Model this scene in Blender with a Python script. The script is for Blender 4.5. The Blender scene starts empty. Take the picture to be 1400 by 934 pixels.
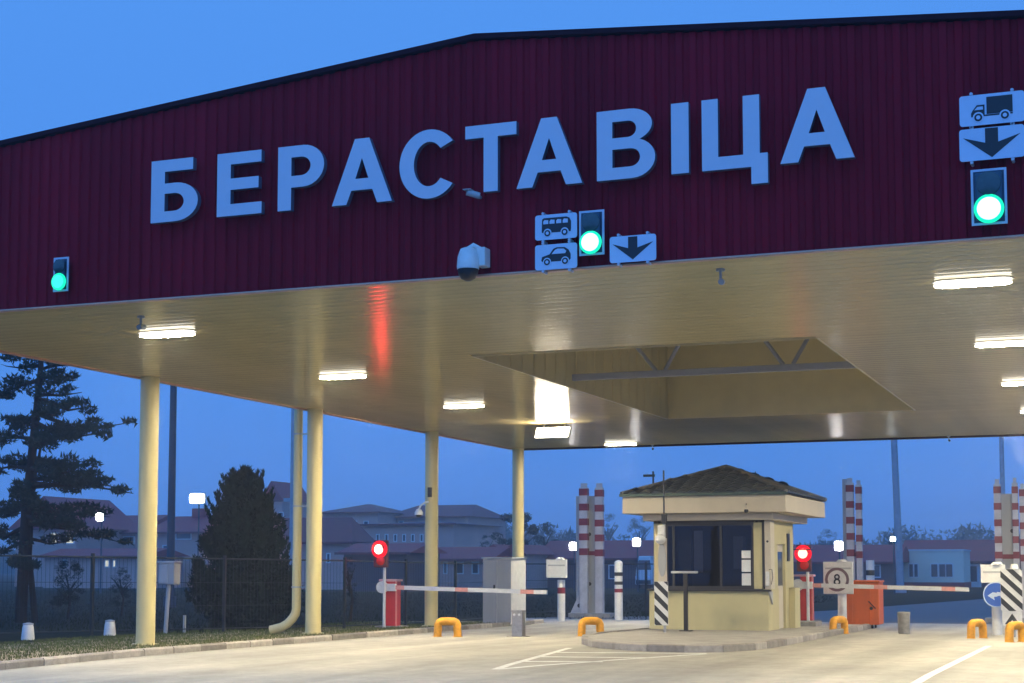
import bpy, bmesh, math, random
from mathutils import Vector, Matrix
random.seed(7)
R = math.radians
scene = bpy.context.scene
col = scene.collection
# ------------------------------------------------------------------ camera
FPX = 2139.0; CX, CY = 700.0, 605.0; EYE = 1.6
PITCH = R(4.544); YAW = R(21.402)
cd = bpy.data.cameras.new('camera'); cam = bpy.data.objects.new('camera', cd); col.objects.link(cam)
cam.location = (0, 0, EYE); cam.rotation_euler = (R(90) + PITCH, 0, YAW)
cd.sensor_width = 36.0; cd.lens = 36.0 * FPX / 1400; cd.shift_y = 0.0986
cd.clip_start = 0.1; cd.clip_end = 3000
scene.camera = cam
scene.render.resolution_x = 1024; scene.render.resolution_y = 683
scene.view_settings.view_transform = 'Standard'; scene.view_settings.look = 'None'
scene.view_settings.exposure = 0.0; scene.view_settings.gamma = 1.0
# ------------------------------------------------------------------ world: clear blue dusk, brighter where the sun went down (behind the viewer)
w = bpy.data.worlds.new('World'); scene.world = w; w.use_nodes = True
nt = w.node_tree; nt.nodes.clear()
def N(nt, t, **k):
    n = nt.nodes.new(t)
    for a, b in k.items(): setattr(n, a, b)
    return n
tc = N(nt, 'ShaderNodeTexCoord'); sx = N(nt, 'ShaderNodeSeparateXYZ'); nt.links.new(tc.outputs['Generated'], sx.inputs[0])
rp = N(nt, 'ShaderNodeValToRGB'); nt.links.new(sx.outputs['Z'], rp.inputs[0])
e = rp.color_ramp.elements
e[0].position = 0.0; e[0].color = (.10, .275, .80, 1)
e[1].position = 1.0; e[1].color = (.10, .32, .84, 1)
for p, c in ((.04, (.090, .285, .85, 1)), (.10, (.086, .292, .865, 1)), (.22, (.086, .302, .885, 1)), (.34, (.088, .315, .90, 1)), (.55, (.10, .34, .93, 1))):
    q = e.new(p); q.color = c
az = N(nt, 'ShaderNodeMapRange', interpolation_type='SMOOTHSTEP'); nt.links.new(sx.outputs['Y'], az.inputs['Value'])
az.inputs['From Min'].default_value = -1.0; az.inputs['From Max'].default_value = 0.6
az.inputs['To Min'].default_value = 1.9; az.inputs['To Max'].default_value = 1.0
bg = N(nt, 'ShaderNodeBackground'); nt.links.new(rp.outputs[0], bg.inputs[0]); nt.links.new(az.outputs[0], bg.inputs[1])
wo = N(nt, 'ShaderNodeOutputWorld'); nt.links.new(bg.outputs[0], wo.inputs[0])
cy = scene.cycles
cy.use_denoising = True
cy.max_bounces = 6; cy.diffuse_bounces = 3; cy.glossy_bounces = 3; cy.transmission_bounces = 4; cy.transparent_max_bounces = 8; cy.volume_bounces = 0
cy.sample_clamp_indirect = 6.0; cy.caustics_reflective = False; cy.caustics_refractive = False

# ------------------------------------------------------------------ pixel of the photograph (1400 wide) -> point at a real depth
_f = Vector((-math.sin(YAW) * math.cos(PITCH), math.cos(YAW) * math.cos(PITCH), math.sin(PITCH)))
_r = Vector((math.cos(YAW), math.sin(YAW), 0)); _u = _r.cross(_f) * 1.0
_u = Vector((math.sin(YAW) * math.sin(PITCH), -math.cos(YAW) * math.sin(PITCH), math.cos(PITCH)))
EYEV = Vector((0, 0, EYE))
def ray(x, y): return _r * ((x - CX) / FPX) + _u * ((CY - y) / FPX) + _f
def at(x, y, Y):
    d = ray(x, y); return EYEV + d * (Y / d.y)
def zg(Y): return -0.01 * min(max(Y - 24, 0), 22)
def G(x, y):
    z = 0.0
    for i in range(30):
        d = ray(x, y); p = EYEV + d * ((z - EYE) / d.z); z = zg(p.y)
    return p

# ------------------------------------------------------------------ materials
MATS = {}
def mat(name, colr, rough=.6, metal=0., noise=None, bump=None, rnd=0., spec=.5, emit=None, coat=0., streak=None):
    if name in MATS: return MATS[name]
    m = bpy.data.materials.new(name); m.use_nodes = True; MATS[name] = m
    nt = m.node_tree; b = nt.nodes['Principled BSDF']
    b.inputs['Base Color'].default_value = (*colr, 1); b.inputs['Roughness'].default_value = rough
    b.inputs['Metallic'].default_value = metal; b.inputs['Specular IOR Level'].default_value = spec
    b.inputs['Coat Weight'].default_value = coat
    L = nt.links.new
    cur = None
    tc = N(nt, 'ShaderNodeTexCoord')
    if noise:
        sc, am = noise
        n = N(nt, 'ShaderNodeTexNoise'); n.inputs['Scale'].default_value = sc; n.inputs['Detail'].default_value = 6
        n.inputs['Roughness'].default_value = .65
        src = tc.outputs['Object']
        if streak:
            mp = N(nt, 'ShaderNodeMapping'); mp.inputs['Scale'].default_value = streak; L(src, mp.inputs[0]); src = mp.outputs[0]
        L(src, n.inputs['Vector'])
        mr = N(nt, 'ShaderNodeMapRange'); L(n.outputs[0], mr.inputs['Value'])
        mr.inputs['From Min'].default_value = .3; mr.inputs['From Max'].default_value = .7
        mr.inputs['To Min'].default_value = 1 - am; mr.inputs['To Max'].default_value = 1 + am * .6
        hs = N(nt, 'ShaderNodeHueSaturation'); hs.inputs['Color'].default_value = (*colr, 1); L(mr.outputs[0], hs.inputs['Value'])
        cur = hs.outputs[0]
        rr = N(nt, 'ShaderNodeMapRange'); L(n.outputs[0], rr.inputs['Value'])
        rr.inputs['To Min'].default_value = max(0, rough - .1); rr.inputs['To Max'].default_value = min(1, rough + .12); L(rr.outputs[0], b.inputs['Roughness'])
    if rnd:
        oi = N(nt, 'ShaderNodeObjectInfo'); mr = N(nt, 'ShaderNodeMapRange'); L(oi.outputs['Random'], mr.inputs['Value'])
        mr.inputs['To Min'].default_value = 1 - rnd; mr.inputs['To Max'].default_value = 1 + rnd
        hs = N(nt, 'ShaderNodeHueSaturation'); hs.inputs['Color'].default_value = (*colr, 1)
        if cur: L(cur, hs.inputs['Color'])
        L(mr.outputs[0], hs.inputs['Value']); cur = hs.outputs[0]
    if cur: L(cur, b.inputs['Base Color'])
    if bump:
        n = N(nt, 'ShaderNodeTexNoise'); n.inputs['Scale'].default_value = bump[0]; n.inputs['Detail'].default_value = 5
        L(tc.outputs['Object'], n.inputs['Vector'])
        bp = N(nt, 'ShaderNodeBump'); bp.inputs['Strength'].default_value = bump[1]; bp.inputs['Distance'].default_value = .02
        L(n.outputs[0], bp.inputs['Height']); L(bp.outputs[0], b.inputs['Normal'])
    if emit:
        b.inputs['Emission Color'].default_value = (*emit[0], 1); b.inputs['Emission Strength'].default_value = emit[1]
    return m
def roadmat():
    m = mat('concrete_road', (.40, .375, .33), .75, bump=(30, .15)); nt = m.node_tree; b = nt.nodes['Principled BSDF']; L = nt.links.new
    tc = N(nt, 'ShaderNodeTexCoord'); out = None
    for sc, am, st in ((.18, .20, (1, 1, 1)), (1.1, .10, (1, .35, 1)), (9, .08, (1, 1, 1)), (.9, .24, (1, .05, 1)), (2.6, .10, (1, .8, 1))):
        mp = N(nt, 'ShaderNodeMapping'); mp.inputs['Scale'].default_value = st; L(tc.outputs['Object'], mp.inputs[0])
        n = N(nt, 'ShaderNodeTexNoise'); n.inputs['Scale'].default_value = sc; n.inputs['Detail'].default_value = 5; L(mp.outputs[0], n.inputs['Vector'])
        mr = N(nt, 'ShaderNodeMapRange'); L(n.outputs[0], mr.inputs['Value']); mr.inputs['From Min'].default_value = .35; mr.inputs['From Max'].default_value = .65
        mr.inputs['To Min'].default_value = 1-am; mr.inputs['To Max'].default_value = 1+am*.5
        if out is None: out = mr.outputs[0]
        else:
            x = N(nt, 'ShaderNodeMath', operation='MULTIPLY'); L(out, x.inputs[0]); L(mr.outputs[0], x.inputs[1]); out = x.outputs[0]
    hs = N(nt, 'ShaderNodeHueSaturation'); hs.inputs['Color'].default_value = (.41, .385, .33, 1); L(out, hs.inputs['Value']); L(hs.outputs[0], b.inputs['Base Color'])
    return m
roadmat()
M = dict(
    concrete=mat('concrete_road', (.40, .375, .33), .75, noise=(.5, .22), bump=(30, .15)),
    asphalt=mat('asphalt', (.075, .078, .085), .62, noise=(.35, .3), bump=(60, .3)),
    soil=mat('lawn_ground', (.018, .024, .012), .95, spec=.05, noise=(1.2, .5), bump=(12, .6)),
    kerb=mat('kerb_concrete', (.34, .31, .27), .8, noise=(6, .3), bump=(40, .4), rnd=.4),
    paint=mat('road_paint', (.72, .72, .68), .6, noise=(5, .3), bump=(60, .1)),
    soffit=mat('soffit_cream', (.82, .67, .32), .16, noise=(.6, .06), rnd=.025, spec=.15),
    well=mat('well_panel', (.66, .58, .36), .4, noise=(1, .1)),
    cream=mat('cream_paint', (.66, .56, .27), .38, noise=(1.3, .14), streak=(1, 1, .25), bump=(25, .05)),
    burg=mat('burgundy_steel', (.25, .008, .020), .6, spec=.03, noise=(.8, .22), rnd=.05, streak=(1, 1, .15)),
    burgdark=mat('dark_flashing', (.03, .006, .012), .8, spec=.1, noise=(2, .2)),
    trim=mat('pale_trim', (.62, .34, .24), .35, noise=(1, .1)),
    steelblue=mat('truss_paint', (.32, .34, .42), .5, noise=(3, .12)),
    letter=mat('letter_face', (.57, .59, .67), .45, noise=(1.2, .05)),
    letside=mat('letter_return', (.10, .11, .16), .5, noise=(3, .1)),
    plate=mat('sign_plate_white', (.55, .64, .78), .35, noise=(2, .08)),
    picto=mat('pictogram_black', (.012, .014, .018), .5, noise=(4, .1)),
    frame=mat('backboard_white', (.55, .60, .70), .45, noise=(4, .1)),
    black=mat('black_plastic', (.015, .016, .018), .4, noise=(6, .2)),
    dlens=mat('unlit_lens', (.02, .06, .07), .15, spec=.6, noise=(20, .2)),
    white=mat('white_paint', (.74, .73, .70), .45, noise=(5, .12), bump=(30, .04)),
    grey=mat('grey_metal', (.42, .43, .44), .45, noise=(4, .12), bump=(30, .04)),
    cab=mat('grey_cabinet', (.36, .37, .38), .5, noise=(2, .12), streak=(1, 1, .2)),
    steel=mat('brushed_steel', (.42, .40, .36), .35, metal=.8, noise=(10, .2)),
    galv=mat('galvanised', (.30, .33, .37), .45, metal=.4, noise=(3, .2)),
    darkmast=mat('dark_mast', (.045, .055, .075), .5, metal=.2, noise=(3, .2)),
    red=mat('red_housing', (.62, .03, .035), .35, noise=(3, .12), coat=.3),
    redp=mat('red_stripe', (.19, .014, .035), .5, noise=(6, .2)),
    redarm=mat('arm_red_sticker', (.75, .33, .27), .5, noise=(6, .15)),
    yellow=mat('yellow_paint', (.80, .36, .015), .4, noise=(7, .3), bump=(30, .1)),
    orange=mat('orange_container', (.60, .11, .010), .45, noise=(2, .2), bump=(12, .05), streak=(1, 1, .3)),
    rubber=mat('rubber', (.02, .02, .02), .8, noise=(8, .2)),
    wallc=mat('booth_render', (.57, .51, .28), .7, noise=(1.5, .1), bump=(60, .1), streak=(1, 1, .4)),
    boothtrim=mat('booth_fascia', (.62, .55, .43), .55, noise=(1.5, .1), streak=(1, 1, .3)),
    winframe=mat('window_frame_dark', (.02, .018, .018), .4, noise=(5, .2)),
    tile=mat('roof_tile_grey', (.07, .088, .115), .33, noise=(6, .3), rnd=.2),
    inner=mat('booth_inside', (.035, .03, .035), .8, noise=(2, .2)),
    blind=mat('blind_strip', (.42, .44, .55), .7, noise=(4, .1)),
    paper=mat('paper', (.8, .8, .78), .7, noise=(9, .05)),
    bin=mat('bin_concrete', (.30, .29, .27), .85, noise=(9, .3), bump=(50, .4)),
    fence=mat('fence_green', (.012, .02, .022), .6, noise=(5, .2)),
    bark=mat('pine_bark', (.035, .028, .024), .95, spec=.05, noise=(6, .4), bump=(12, .8), streak=(1, 1, .3)),
    needle=mat('pine_needles', (.020, .042, .030), .85, spec=.08, noise=(1.5, .35), rnd=.15),
    thuja=mat('conifer_foliage', (.008, .024, .018), .9, spec=.05, noise=(2.2, .4)),
    leafdark=mat('dark_foliage', (.025, .04, .028), .9, spec=.05, noise=(.6, .35)),
    farwood=mat('far_wood', (.03, .045, .035), .95, spec=.05, noise=(.1, .3)),
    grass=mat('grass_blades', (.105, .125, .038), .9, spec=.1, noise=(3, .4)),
    hwall=mat('house_render', (.50, .30, .26), .8, noise=(.4, .12), bump=(10, .1)),
    hwall2=mat('house_render_pale', (.62, .60, .50), .8, noise=(.4, .08)),
    hdark=mat('house_dark_wall', (.07, .055, .065), .8, noise=(.5, .2)),
    hroof=mat('house_roof_red', (.30, .028, .03), .6, noise=(.8, .2)),
    hroof2=mat('house_roof_brown', (.17, .035, .04), .6, noise=(.8, .2)),
    pane=mat('dark_pane', (.03, .05, .07), .12, spec=.7, noise=(3, .2)),
    pwhite=mat('window_white', (.6, .62, .64), .5, noise=(3, .05)),
    blue=mat('sign_blue', (.02, .09, .42), .35, noise=(3, .06)),
    van=mat('van_paint', (.6, .62, .64), .3, coat=.5, noise=(1, .05)),
    greyred=mat('sign_ring_grey', (.16, .10, .12), .5, noise=(3, .1)),
)
def emis(name, c, s):
    m = bpy.data.materials.new(name); m.use_nodes = True; nt = m.node_tree; nt.nodes.clear()
    em = N(nt, 'ShaderNodeEmission'); em.inputs[0].default_value = (*c, 1); em.inputs[1].default_value = s
    # a lit diffuser is slightly uneven: strength follows a soft noise over its face
    tc = N(nt, 'ShaderNodeTexCoord'); n = N(nt, 'ShaderNodeTexNoise'); n.inputs['Scale'].default_value = 8; nt.links.new(tc.outputs['Object'], n.inputs['Vector'])
    mr = N(nt, 'ShaderNodeMapRange'); mr.inputs['To Min'].default_value = s * .85; mr.inputs['To Max'].default_value = s * 1.15
    nt.links.new(n.outputs[0], mr.inputs['Value']); nt.links.new(mr.outputs[0], em.inputs[1])
    o = N(nt, 'ShaderNodeOutputMaterial'); nt.links.new(em.outputs[0], o.inputs[0]); return m
M['lamp'] = emis('lamp_glow', (1.0, .88, .60), 540)
M['lampside'] = emis('lamp_side', (1.0, .92, .75), 5)
M['lampbig'] = emis('floodlight_glow', (1.0, .88, .66), 90)
M['flood'] = emis('far_floodlight_glow', (1.0, .97, .95), 60)
M['floodcool'] = emis('cool_floodlight_glow', (.85, 1.0, 1.0), 40)
M['green'] = emis('green_core', (.26, 1.0, .80), 4.5)
M['greenhalo'] = emis('green_halo', (.01, .80, .46), 1.5)  # glowing ring stands in for the green signal's halo
M['cyan'] = emis('cyan_core', (.055, .93, .80), 1.25)
M['redcore'] = emis('red_core', (1.0, .035, .028), 85)
M['redcore2'] = emis('red_core_soft', (1.0, .14, .10), 10)
M['redhalo'] = emis('red_halo', (1.0, .010, .03), 1.3)  # ring glow imitates the halo around the red lens
M['winlit'] = emis('lit_window', (.9, .92, .8), .8)
def glassmat():
    m = bpy.data.materials.new('window_glass'); m.use_nodes = True; nt = m.node_tree; nt.nodes.clear()
    t = N(nt, 'ShaderNodeBsdfTransparent'); t.inputs[0].default_value = (.62, .62, .64, 1)
    g = N(nt, 'ShaderNodeBsdfGlossy'); g.inputs['Roughness'].default_value = .03; g.inputs[0].default_value = (.45, .42, .42, 1)
    f = N(nt, 'ShaderNodeFresnel'); f.inputs[0].default_value = 1.5
    mx = N(nt, 'ShaderNodeMixShader'); nt.links.new(f.outputs[0], mx.inputs[0]); nt.links.new(t.outputs[0], mx.inputs[1]); nt.links.new(g.outputs[0], mx.inputs[2])
    o = N(nt, 'ShaderNodeOutputMaterial'); nt.links.new(mx.outputs[0], o.inputs[0]); return m
M['glass'] = glassmat()

# ------------------------------------------------------------------ object helpers
ORG = {}
def tag(o, label=None, cat=None, group=None, kind=None):
    if label: o['label'] = label
    if cat: o['category'] = cat
    if group: o['group'] = group
    if kind: o['kind'] = kind
    return o
def empty(name, loc, label=None, cat=None, group=None):
    o = bpy.data.objects.new(name, None); col.objects.link(o); o.location = loc; o.empty_display_size = .2
    ORG[o.name] = Vector(loc); return tag(o, label, cat, group)
def link(name, me, parent=None, org=None):
    o = bpy.data.objects.new(name, me); col.objects.link(o)
    if parent is not None: o.parent = parent; ORG[o.name] = ORG[parent.name]
    else: ORG[o.name] = Vector(org) if org is not None else Vector((0, 0, 0)); o.location = ORG[o.name]
    return o
class MB:
    def __init__(s): s.v = []; s.f = []; s.mi = []; s.cur = 0
    def m(s, i): s.cur = i; return s
    def add(s, vs, fs):
        b = len(s.v); s.v += [tuple(v) for v in vs]
        for f in fs: s.f.append([b + i for i in f]); s.mi.append(s.cur)
        return s
    def box(s, x0, x1, y0, y1, z0, z1):
        if x0 > x1: x0, x1 = x1, x0
        if y0 > y1: y0, y1 = y1, y0
        if z0 > z1: z0, z1 = z1, z0
        return s.add([(x0,y0,z0),(x1,y0,z0),(x1,y1,z0),(x0,y1,z0),(x0,y0,z1),(x1,y0,z1),(x1,y1,z1),(x0,y1,z1)],
            [(0,3,2,1),(4,5,6,7),(0,1,5,4),(1,2,6,5),(2,3,7,6),(3,0,4,7)])
    def cyl(s, p0, p1, r0, r1=None, n=16, cap=True):
        if r1 is None: r1 = r0
        p0 = Vector(p0); p1 = Vector(p1); d = (p1 - p0).normalized()
        a = d.orthogonal().normalized(); b = d.cross(a); vs = []
        for p, r in ((p0, r0), (p1, r1)):
            for i in range(n):
                t = 2 * math.pi * i / n; vs.append(p + (a * math.cos(t) + b * math.sin(t)) * r)
        fs = [(i, (i+1) % n, n + (i+1) % n, n + i) for i in range(n)]
        if cap: fs += [tuple(range(n))[::-1], tuple(range(n, 2*n))]
        return s.add(vs, fs)
    def tube(s, pts, r, n=10, r1=None):
        pts = [Vector(p) for p in pts]; k = len(pts); vs = []; a = None
        for i, p in enumerate(pts):
            d = (pts[min(i+1, k-1)] - pts[max(i-1, 0)]).normalized()
            a = d.orthogonal().normalized() if a is None else (a - d * a.dot(d)).normalized()
            b = d.cross(a); rr = r if r1 is None else r + (r1 - r) * i / (k - 1)
            for j in range(n):
                t = 2 * math.pi * j / n; vs.append(p + (a * math.cos(t) + b * math.sin(t)) * rr)
        fs = [(i*n+j, i*n+(j+1) % n, (i+1)*n+(j+1) % n, (i+1)*n+j) for i in range(k-1) for j in range(n)]
        fs += [tuple(range(n))[::-1], tuple(range((k-1)*n, k*n))]
        return s.add(vs, fs)
    def prism(s, poly, fn, d0, d1):
        """poly: 2D outline (CCW); fn(u,v,d)->point"""
        n = len(poly); vs = [fn(u, v, d0) for u, v in poly] + [fn(u, v, d1) for u, v in poly]
        return s.add(vs, [tuple(range(n))[::-1], tuple(range(n, 2*n))] + [(i, (i+1) % n, n+(i+1) % n, n+i) for i in range(n)])
    def lathe(s, prof, c, n=20, axis='z'):
        vs = []
        for r, h in prof:
            for j in range(n):
                t = 2*math.pi*j/n; a, b = r*math.cos(t), r*math.sin(t)
                vs.append((c[0]+a, c[1]+b, c[2]+h) if axis == 'z' else (c[0]+a, c[1]-h, c[2]+b))
        k = len(prof)
        fs = [(i*n+j, i*n+(j+1) % n, (i+1)*n+(j+1) % n, (i+1)*n+j) for i in range(k-1) for j in range(n)]
        fs += [tuple(range(n))[::-1], tuple(range((k-1)*n, k*n))]
        return s.add(vs, fs)
    def mesh(s, name, mats, org=(0,0,0), smooth=False, fix=True):
        me = bpy.data.meshes.new(name); o = Vector(org)
        me.from_pydata([(v[0]-o.x, v[1]-o.y, v[2]-o.z) for v in s.v], [], s.f)
        if not isinstance(mats, (list, tuple)): mats = [mats]
        for m in mats: me.materials.append(m)
        if len(mats) > 1: me.polygons.foreach_set('material_index', s.mi)
        if fix:
            bm = bmesh.new(); bm.from_mesh(me); bmesh.ops.recalc_face_normals(bm, faces=bm.faces); bm.to_mesh(me); bm.free()
        if smooth:
            me.polygons.foreach_set('use_smooth', [True]*len(me.polygons))
            try: me.set_sharp_from_angle(angle=R(40))
            except Exception: pass
        me.update(); return me
    def build(s, name, mats, parent=None, smooth=False, bevel=0, org=None, fix=True):
        o_ = ORG[parent.name] if parent is not None else (org if org is not None else (0,0,0))
        ob = link(name, s.mesh(name, mats, o_, smooth, fix), parent, org)
        if bevel:
            b = ob.modifiers.new('bevel', 'BEVEL'); b.width = bevel; b.segments = 2; b.limit_method = 'ANGLE'
        return ob
def thing_mesh(mb, name, mats, org, label, cat, group=None, **k):
    return tag(mb.build(name, mats, None, org=org, **k), label, cat, group)
def kids(o): return [c for c in bpy.data.objects if c.parent == o]
def copy_tree(o, loc=None, rot=None, label=None, parent=None):
    c = o.copy(); col.objects.link(c)
    if parent is not None: c.parent = parent
    if loc is not None: c.location = loc
    if rot is not None: c.rotation_euler.z = rot
    if label: c['label'] = label
    for ch in kids(o): copy_tree(ch, parent=c)
    return c

# ================================================================== GROUND
KX = [(-16.1, -40), (-16.1, 15), (-16.3, 20), (-16.7, 28), (-17.2, 36.2), (-17.55, 44.9), (-17.7, 48.2)]
YB = [-60, -40, 0, 15, 24, 28, 32, 36, 40, 46, 60, 100, 160, 300, 620]
g = MB(); XS = [-620, -300, -120, -60, -30, -10, 20, 60, 200, 420]
for y in YB:
    for x in XS: g.v.append((x, y, zg(y) - .004))
nx = len(XS)
for j in range(len(YB)-1):
    for i in range(nx-1): g.f.append([j*nx+i, j*nx+i+1, (j+1)*nx+i+1, (j+1)*nx+i]); g.mi.append(0)
tag(g.build('ground', M['soil']), kind='structure')
def kx(y):
    for (xa, ya), (xb, yb) in zip(KX, KX[1:]):
        if ya <= y <= yb: return xa + (xb-xa)*(y-ya)/(yb-ya)
    return KX[-1][0]
def sheet(name, rows, dz, m):
    s = MB()
    for y, a, b in rows: s.v += [(a, y, zg(y)+dz), (b, y, zg(y)+dz)]
    for i in range(len(rows)-1): s.f.append([2*i, 2*i+1, 2*i+3, 2*i+2]); s.mi.append(0)
    return tag(s.build(name, m), kind='structure')
ys = [-40, 0, 15, 20, 24, 28, 32, 36.2, 40, 44.9, 46, 48.2]
sheet('road', [(y, kx(y), 22) for y in ys], .004, M['concrete'])
sheet('plaza', [(48.2, -17.7, 22), (50, -19.6, 22), (52, -21, 22)], .004, M['concrete'])
sheet('far_road', [(52, -21.0, 80), (58, -14, 80), (66, -11.5, 80), (90, -8, 80), (106, -6, 80)], .0035, M['asphalt'])
sheet('path', [(141, -70, -18), (147, -72, -16)], .01, mat('path_pale', (.30, .30, .30), .8, noise=(.5, .2)))
# markings
def mark(p, q, w, name='road_marking'):
    p = Vector((p[0], p[1])); q = Vector((q[0], q[1])); d = (q-p).normalized(); n = Vector((-d.y, d.x))*w/2
    s = MB(); k = max(1, int(abs(q.y-p.y)/2)+1); k = max(k, 2)
    cuts = sorted({0, 1, *[i/k for i in range(k)]})
    for y0 in (24, 46):
        if min(p.y, q.y) < y0 < max(p.y, q.y): cuts = sorted(cuts + [(y0-p.y)/(q.y-p.y)])
    for t in cuts:
        c = p + (q-p)*t
        for u in (c-n, c+n): s.v.append((u.x, u.y, zg(u.y)+.009))
    for i in range(len(cuts)-1): s.f.append([2*i, 2*i+1, 2*i+3, 2*i+2]); s.mi.append(0)
    return tag(s.build(name, M['paint']), kind='structure')
mark(G(677,916), G(779,886.5), .14)
mark(G(677,916), G(822,904.6), .17); mark(G(822,904.2), G(965,894.6), .17)
for a, b in (((757,892.5),(966,894)), ((738,898.5),(888,900)), ((714,905),(824,905.5))): mark(G(*a), G(*b), .27)
mark(G(1250,936), G(1352,883.5), .14)
# left kerb: single stones
kerb = tag(bpy.data.objects.new('kerb', None), kind='structure'); col.objects.link(kerb); ORG[kerb.name] = Vector((0,0,0))
y = 12.0
while y < 48:
    L = 1.0; a = kx(y+.01); b = kx(min(y+L, 48.2)); tl = random.uniform(-.012, .012)
    s = MB(); x0, x1 = a-.15, a
    y1 = y + L - .02
    for (yy, xx) in ((y, a), (y1, b)):
        z = zg(yy)
        s.v += [(xx-.15, yy, z-.1), (xx+tl, yy, z-.1), (xx+tl, yy, z+.10), (xx-.02+tl, yy, z+.13+tl*.5), (xx-.15, yy, z+.13)]
    s.f = [[0,1,2,3,4],[9,8,7,6,5]] + [[i, (i+1) % 5, 5+(i+1) % 5, 5+i] for i in range(5)]; s.mi = [0]*7
    s.build('kerb_stone', M['kerb'], kerb); y += L
# verge between kerb and fence
s = MB(); rows = [12, 18, 24, 28, 32, 36.2, 40, 44.9, 48]
for yy in rows:
    a = kx(yy)-.152
    for x, z in ((a, .105), (a-.9, .075), (a-2.2, .03), (a-7, -.02)): s.v.append((x, yy, zg(yy)+z))
for j in range(len(rows)-1):
    for i in range(3): s.f.append([j*4+i, j*4+i+1, (j+1)*4+i+1, (j+1)*4+i]); s.mi.append(0)
tag(s.build('verge', mat('verge_soil', (.30, .24, .15), .95, noise=(2.2, .55), bump=(18, .8))), kind='structure')
def vz(x, y):
    d = kx(y)-.152-x
    return zg(y) + (.105-.033*d if d < .9 else .075-.0346*(d-.9) if d < 2.2 else .03-.0104*(d-2.2))
s = MB()
for i in range(52000):
    yy = random.uniform(17, 47); d = random.random()**.8*6.2
    if random.random() > .85 - .25*math.sin(yy*2.1+d*3) - .2*math.sin(yy*.7)*math.cos(d*2.3): continue
    x = kx(yy)-.17-d; z = vz(x, yy)-.005; h = random.uniform(.025, .07); a = random.random()*6.28; ww = .008
    lx, ly = random.uniform(-.03, .03), random.uniform(-.03, .03)
    s.add([(x-ww*math.cos(a), yy-ww*math.sin(a), z), (x+ww*math.cos(a), yy+ww*math.sin(a), z), (x+lx, yy+ly, z+h)], [(0,1,2)])
tag(s.build('verge_grass', M['grass'], fix=False), 'short patchy grass on the verge behind the left kerb', 'grass', kind='stuff')
# dark lawn beyond the fence
s = MB()
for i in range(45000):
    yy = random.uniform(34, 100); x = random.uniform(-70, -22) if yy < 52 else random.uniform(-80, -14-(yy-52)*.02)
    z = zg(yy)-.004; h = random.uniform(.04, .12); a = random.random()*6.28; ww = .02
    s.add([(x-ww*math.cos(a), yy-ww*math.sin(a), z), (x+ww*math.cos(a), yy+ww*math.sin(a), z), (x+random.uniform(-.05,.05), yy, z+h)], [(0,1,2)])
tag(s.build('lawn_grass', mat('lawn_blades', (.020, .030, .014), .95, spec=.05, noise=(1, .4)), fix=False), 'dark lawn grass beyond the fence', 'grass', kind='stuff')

# ================================================================== CANOPY
XL, XR, YF, YR, ZS = -18.9, 2.9, 19.15, 48.5, 5.5
XP = -8.05
def ztop(x): return 8.80 - .0865*abs(x-XP)
canopy = empty('canopy', (XP, 33.8, 0), 'huge checkpoint canopy with burgundy ribbed fascia and glossy cream ceiling on columns', 'canopy')
# ceiling: backing + planks
hx0, hx1, hy0, hy1 = -11.2, -4.84, 26.65, 39.85
s = MB()
for a, b, c, d in ((XL+.05, XR-.05, YF+.1, hy0-.02), (XL+.05, XR-.05, hy1+.02, YR-.05), (XL+.05, hx0-.02, hy0-.02, hy1+.02), (hx1+.02, XR-.05, hy0-.02, hy1+.02)):
    s.box(a, b, c, d, ZS+.03, ZS+.05)
soff = s.build('ceiling', M['soffit'], canopy)
def plank_mesh(L, name, W=.3):
    s = MB(); prof = [(0, .016), (.003, .0025), (.05, .0006), (.15, -.0004), (.25, .0006), (.2895, .0025), (.293, .016)]
    n = len(prof)
    for x in (0, L):
        for y, z in prof: s.v.append((x, y, z))
    for i in range(n-1): s.f.append([i, i+1, n+i+1, n+i]); s.mi.append(0)
    s.f += [[n-1, 0, n, 2*n-1]]; s.mi.append(0)
    s.f += [list(range(n)), list(range(2*n-1, n-1, -1))]; s.mi += [0, 0]
    me = s.mesh(name, M['soffit']); me.polygons.foreach_set('use_smooth', [True]*len(me.polygons))
    me.set_sharp_from_angle(angle=R(20)); return me
Lh, Ll, Lr = XR-XL-.1, hx0-XL-.06, XR-.05-hx1
mfull, mleft, mright = plank_mesh(Lh, 'plank_full'), plank_mesh(Ll, 'plank_left'), plank_mesh(Lr, 'plank_right')
y = YF+.12; k = 0
O = ORG[canopy.name]
def plank(me, x, y):
    p = link('soffit_plank', me, soff); p.location = Vector((x, y, ZS)) - O
    p.rotation_euler.x = random.uniform(-.002, .002)
while y < YR-.3:
    if y+.29 > hy0 and y < hy1:
        plank(mleft, XL+.05, y); plank(mright, hx1+.01, y)
    else: plank(mfull, XL+.05, y)
    y += .296
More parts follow.
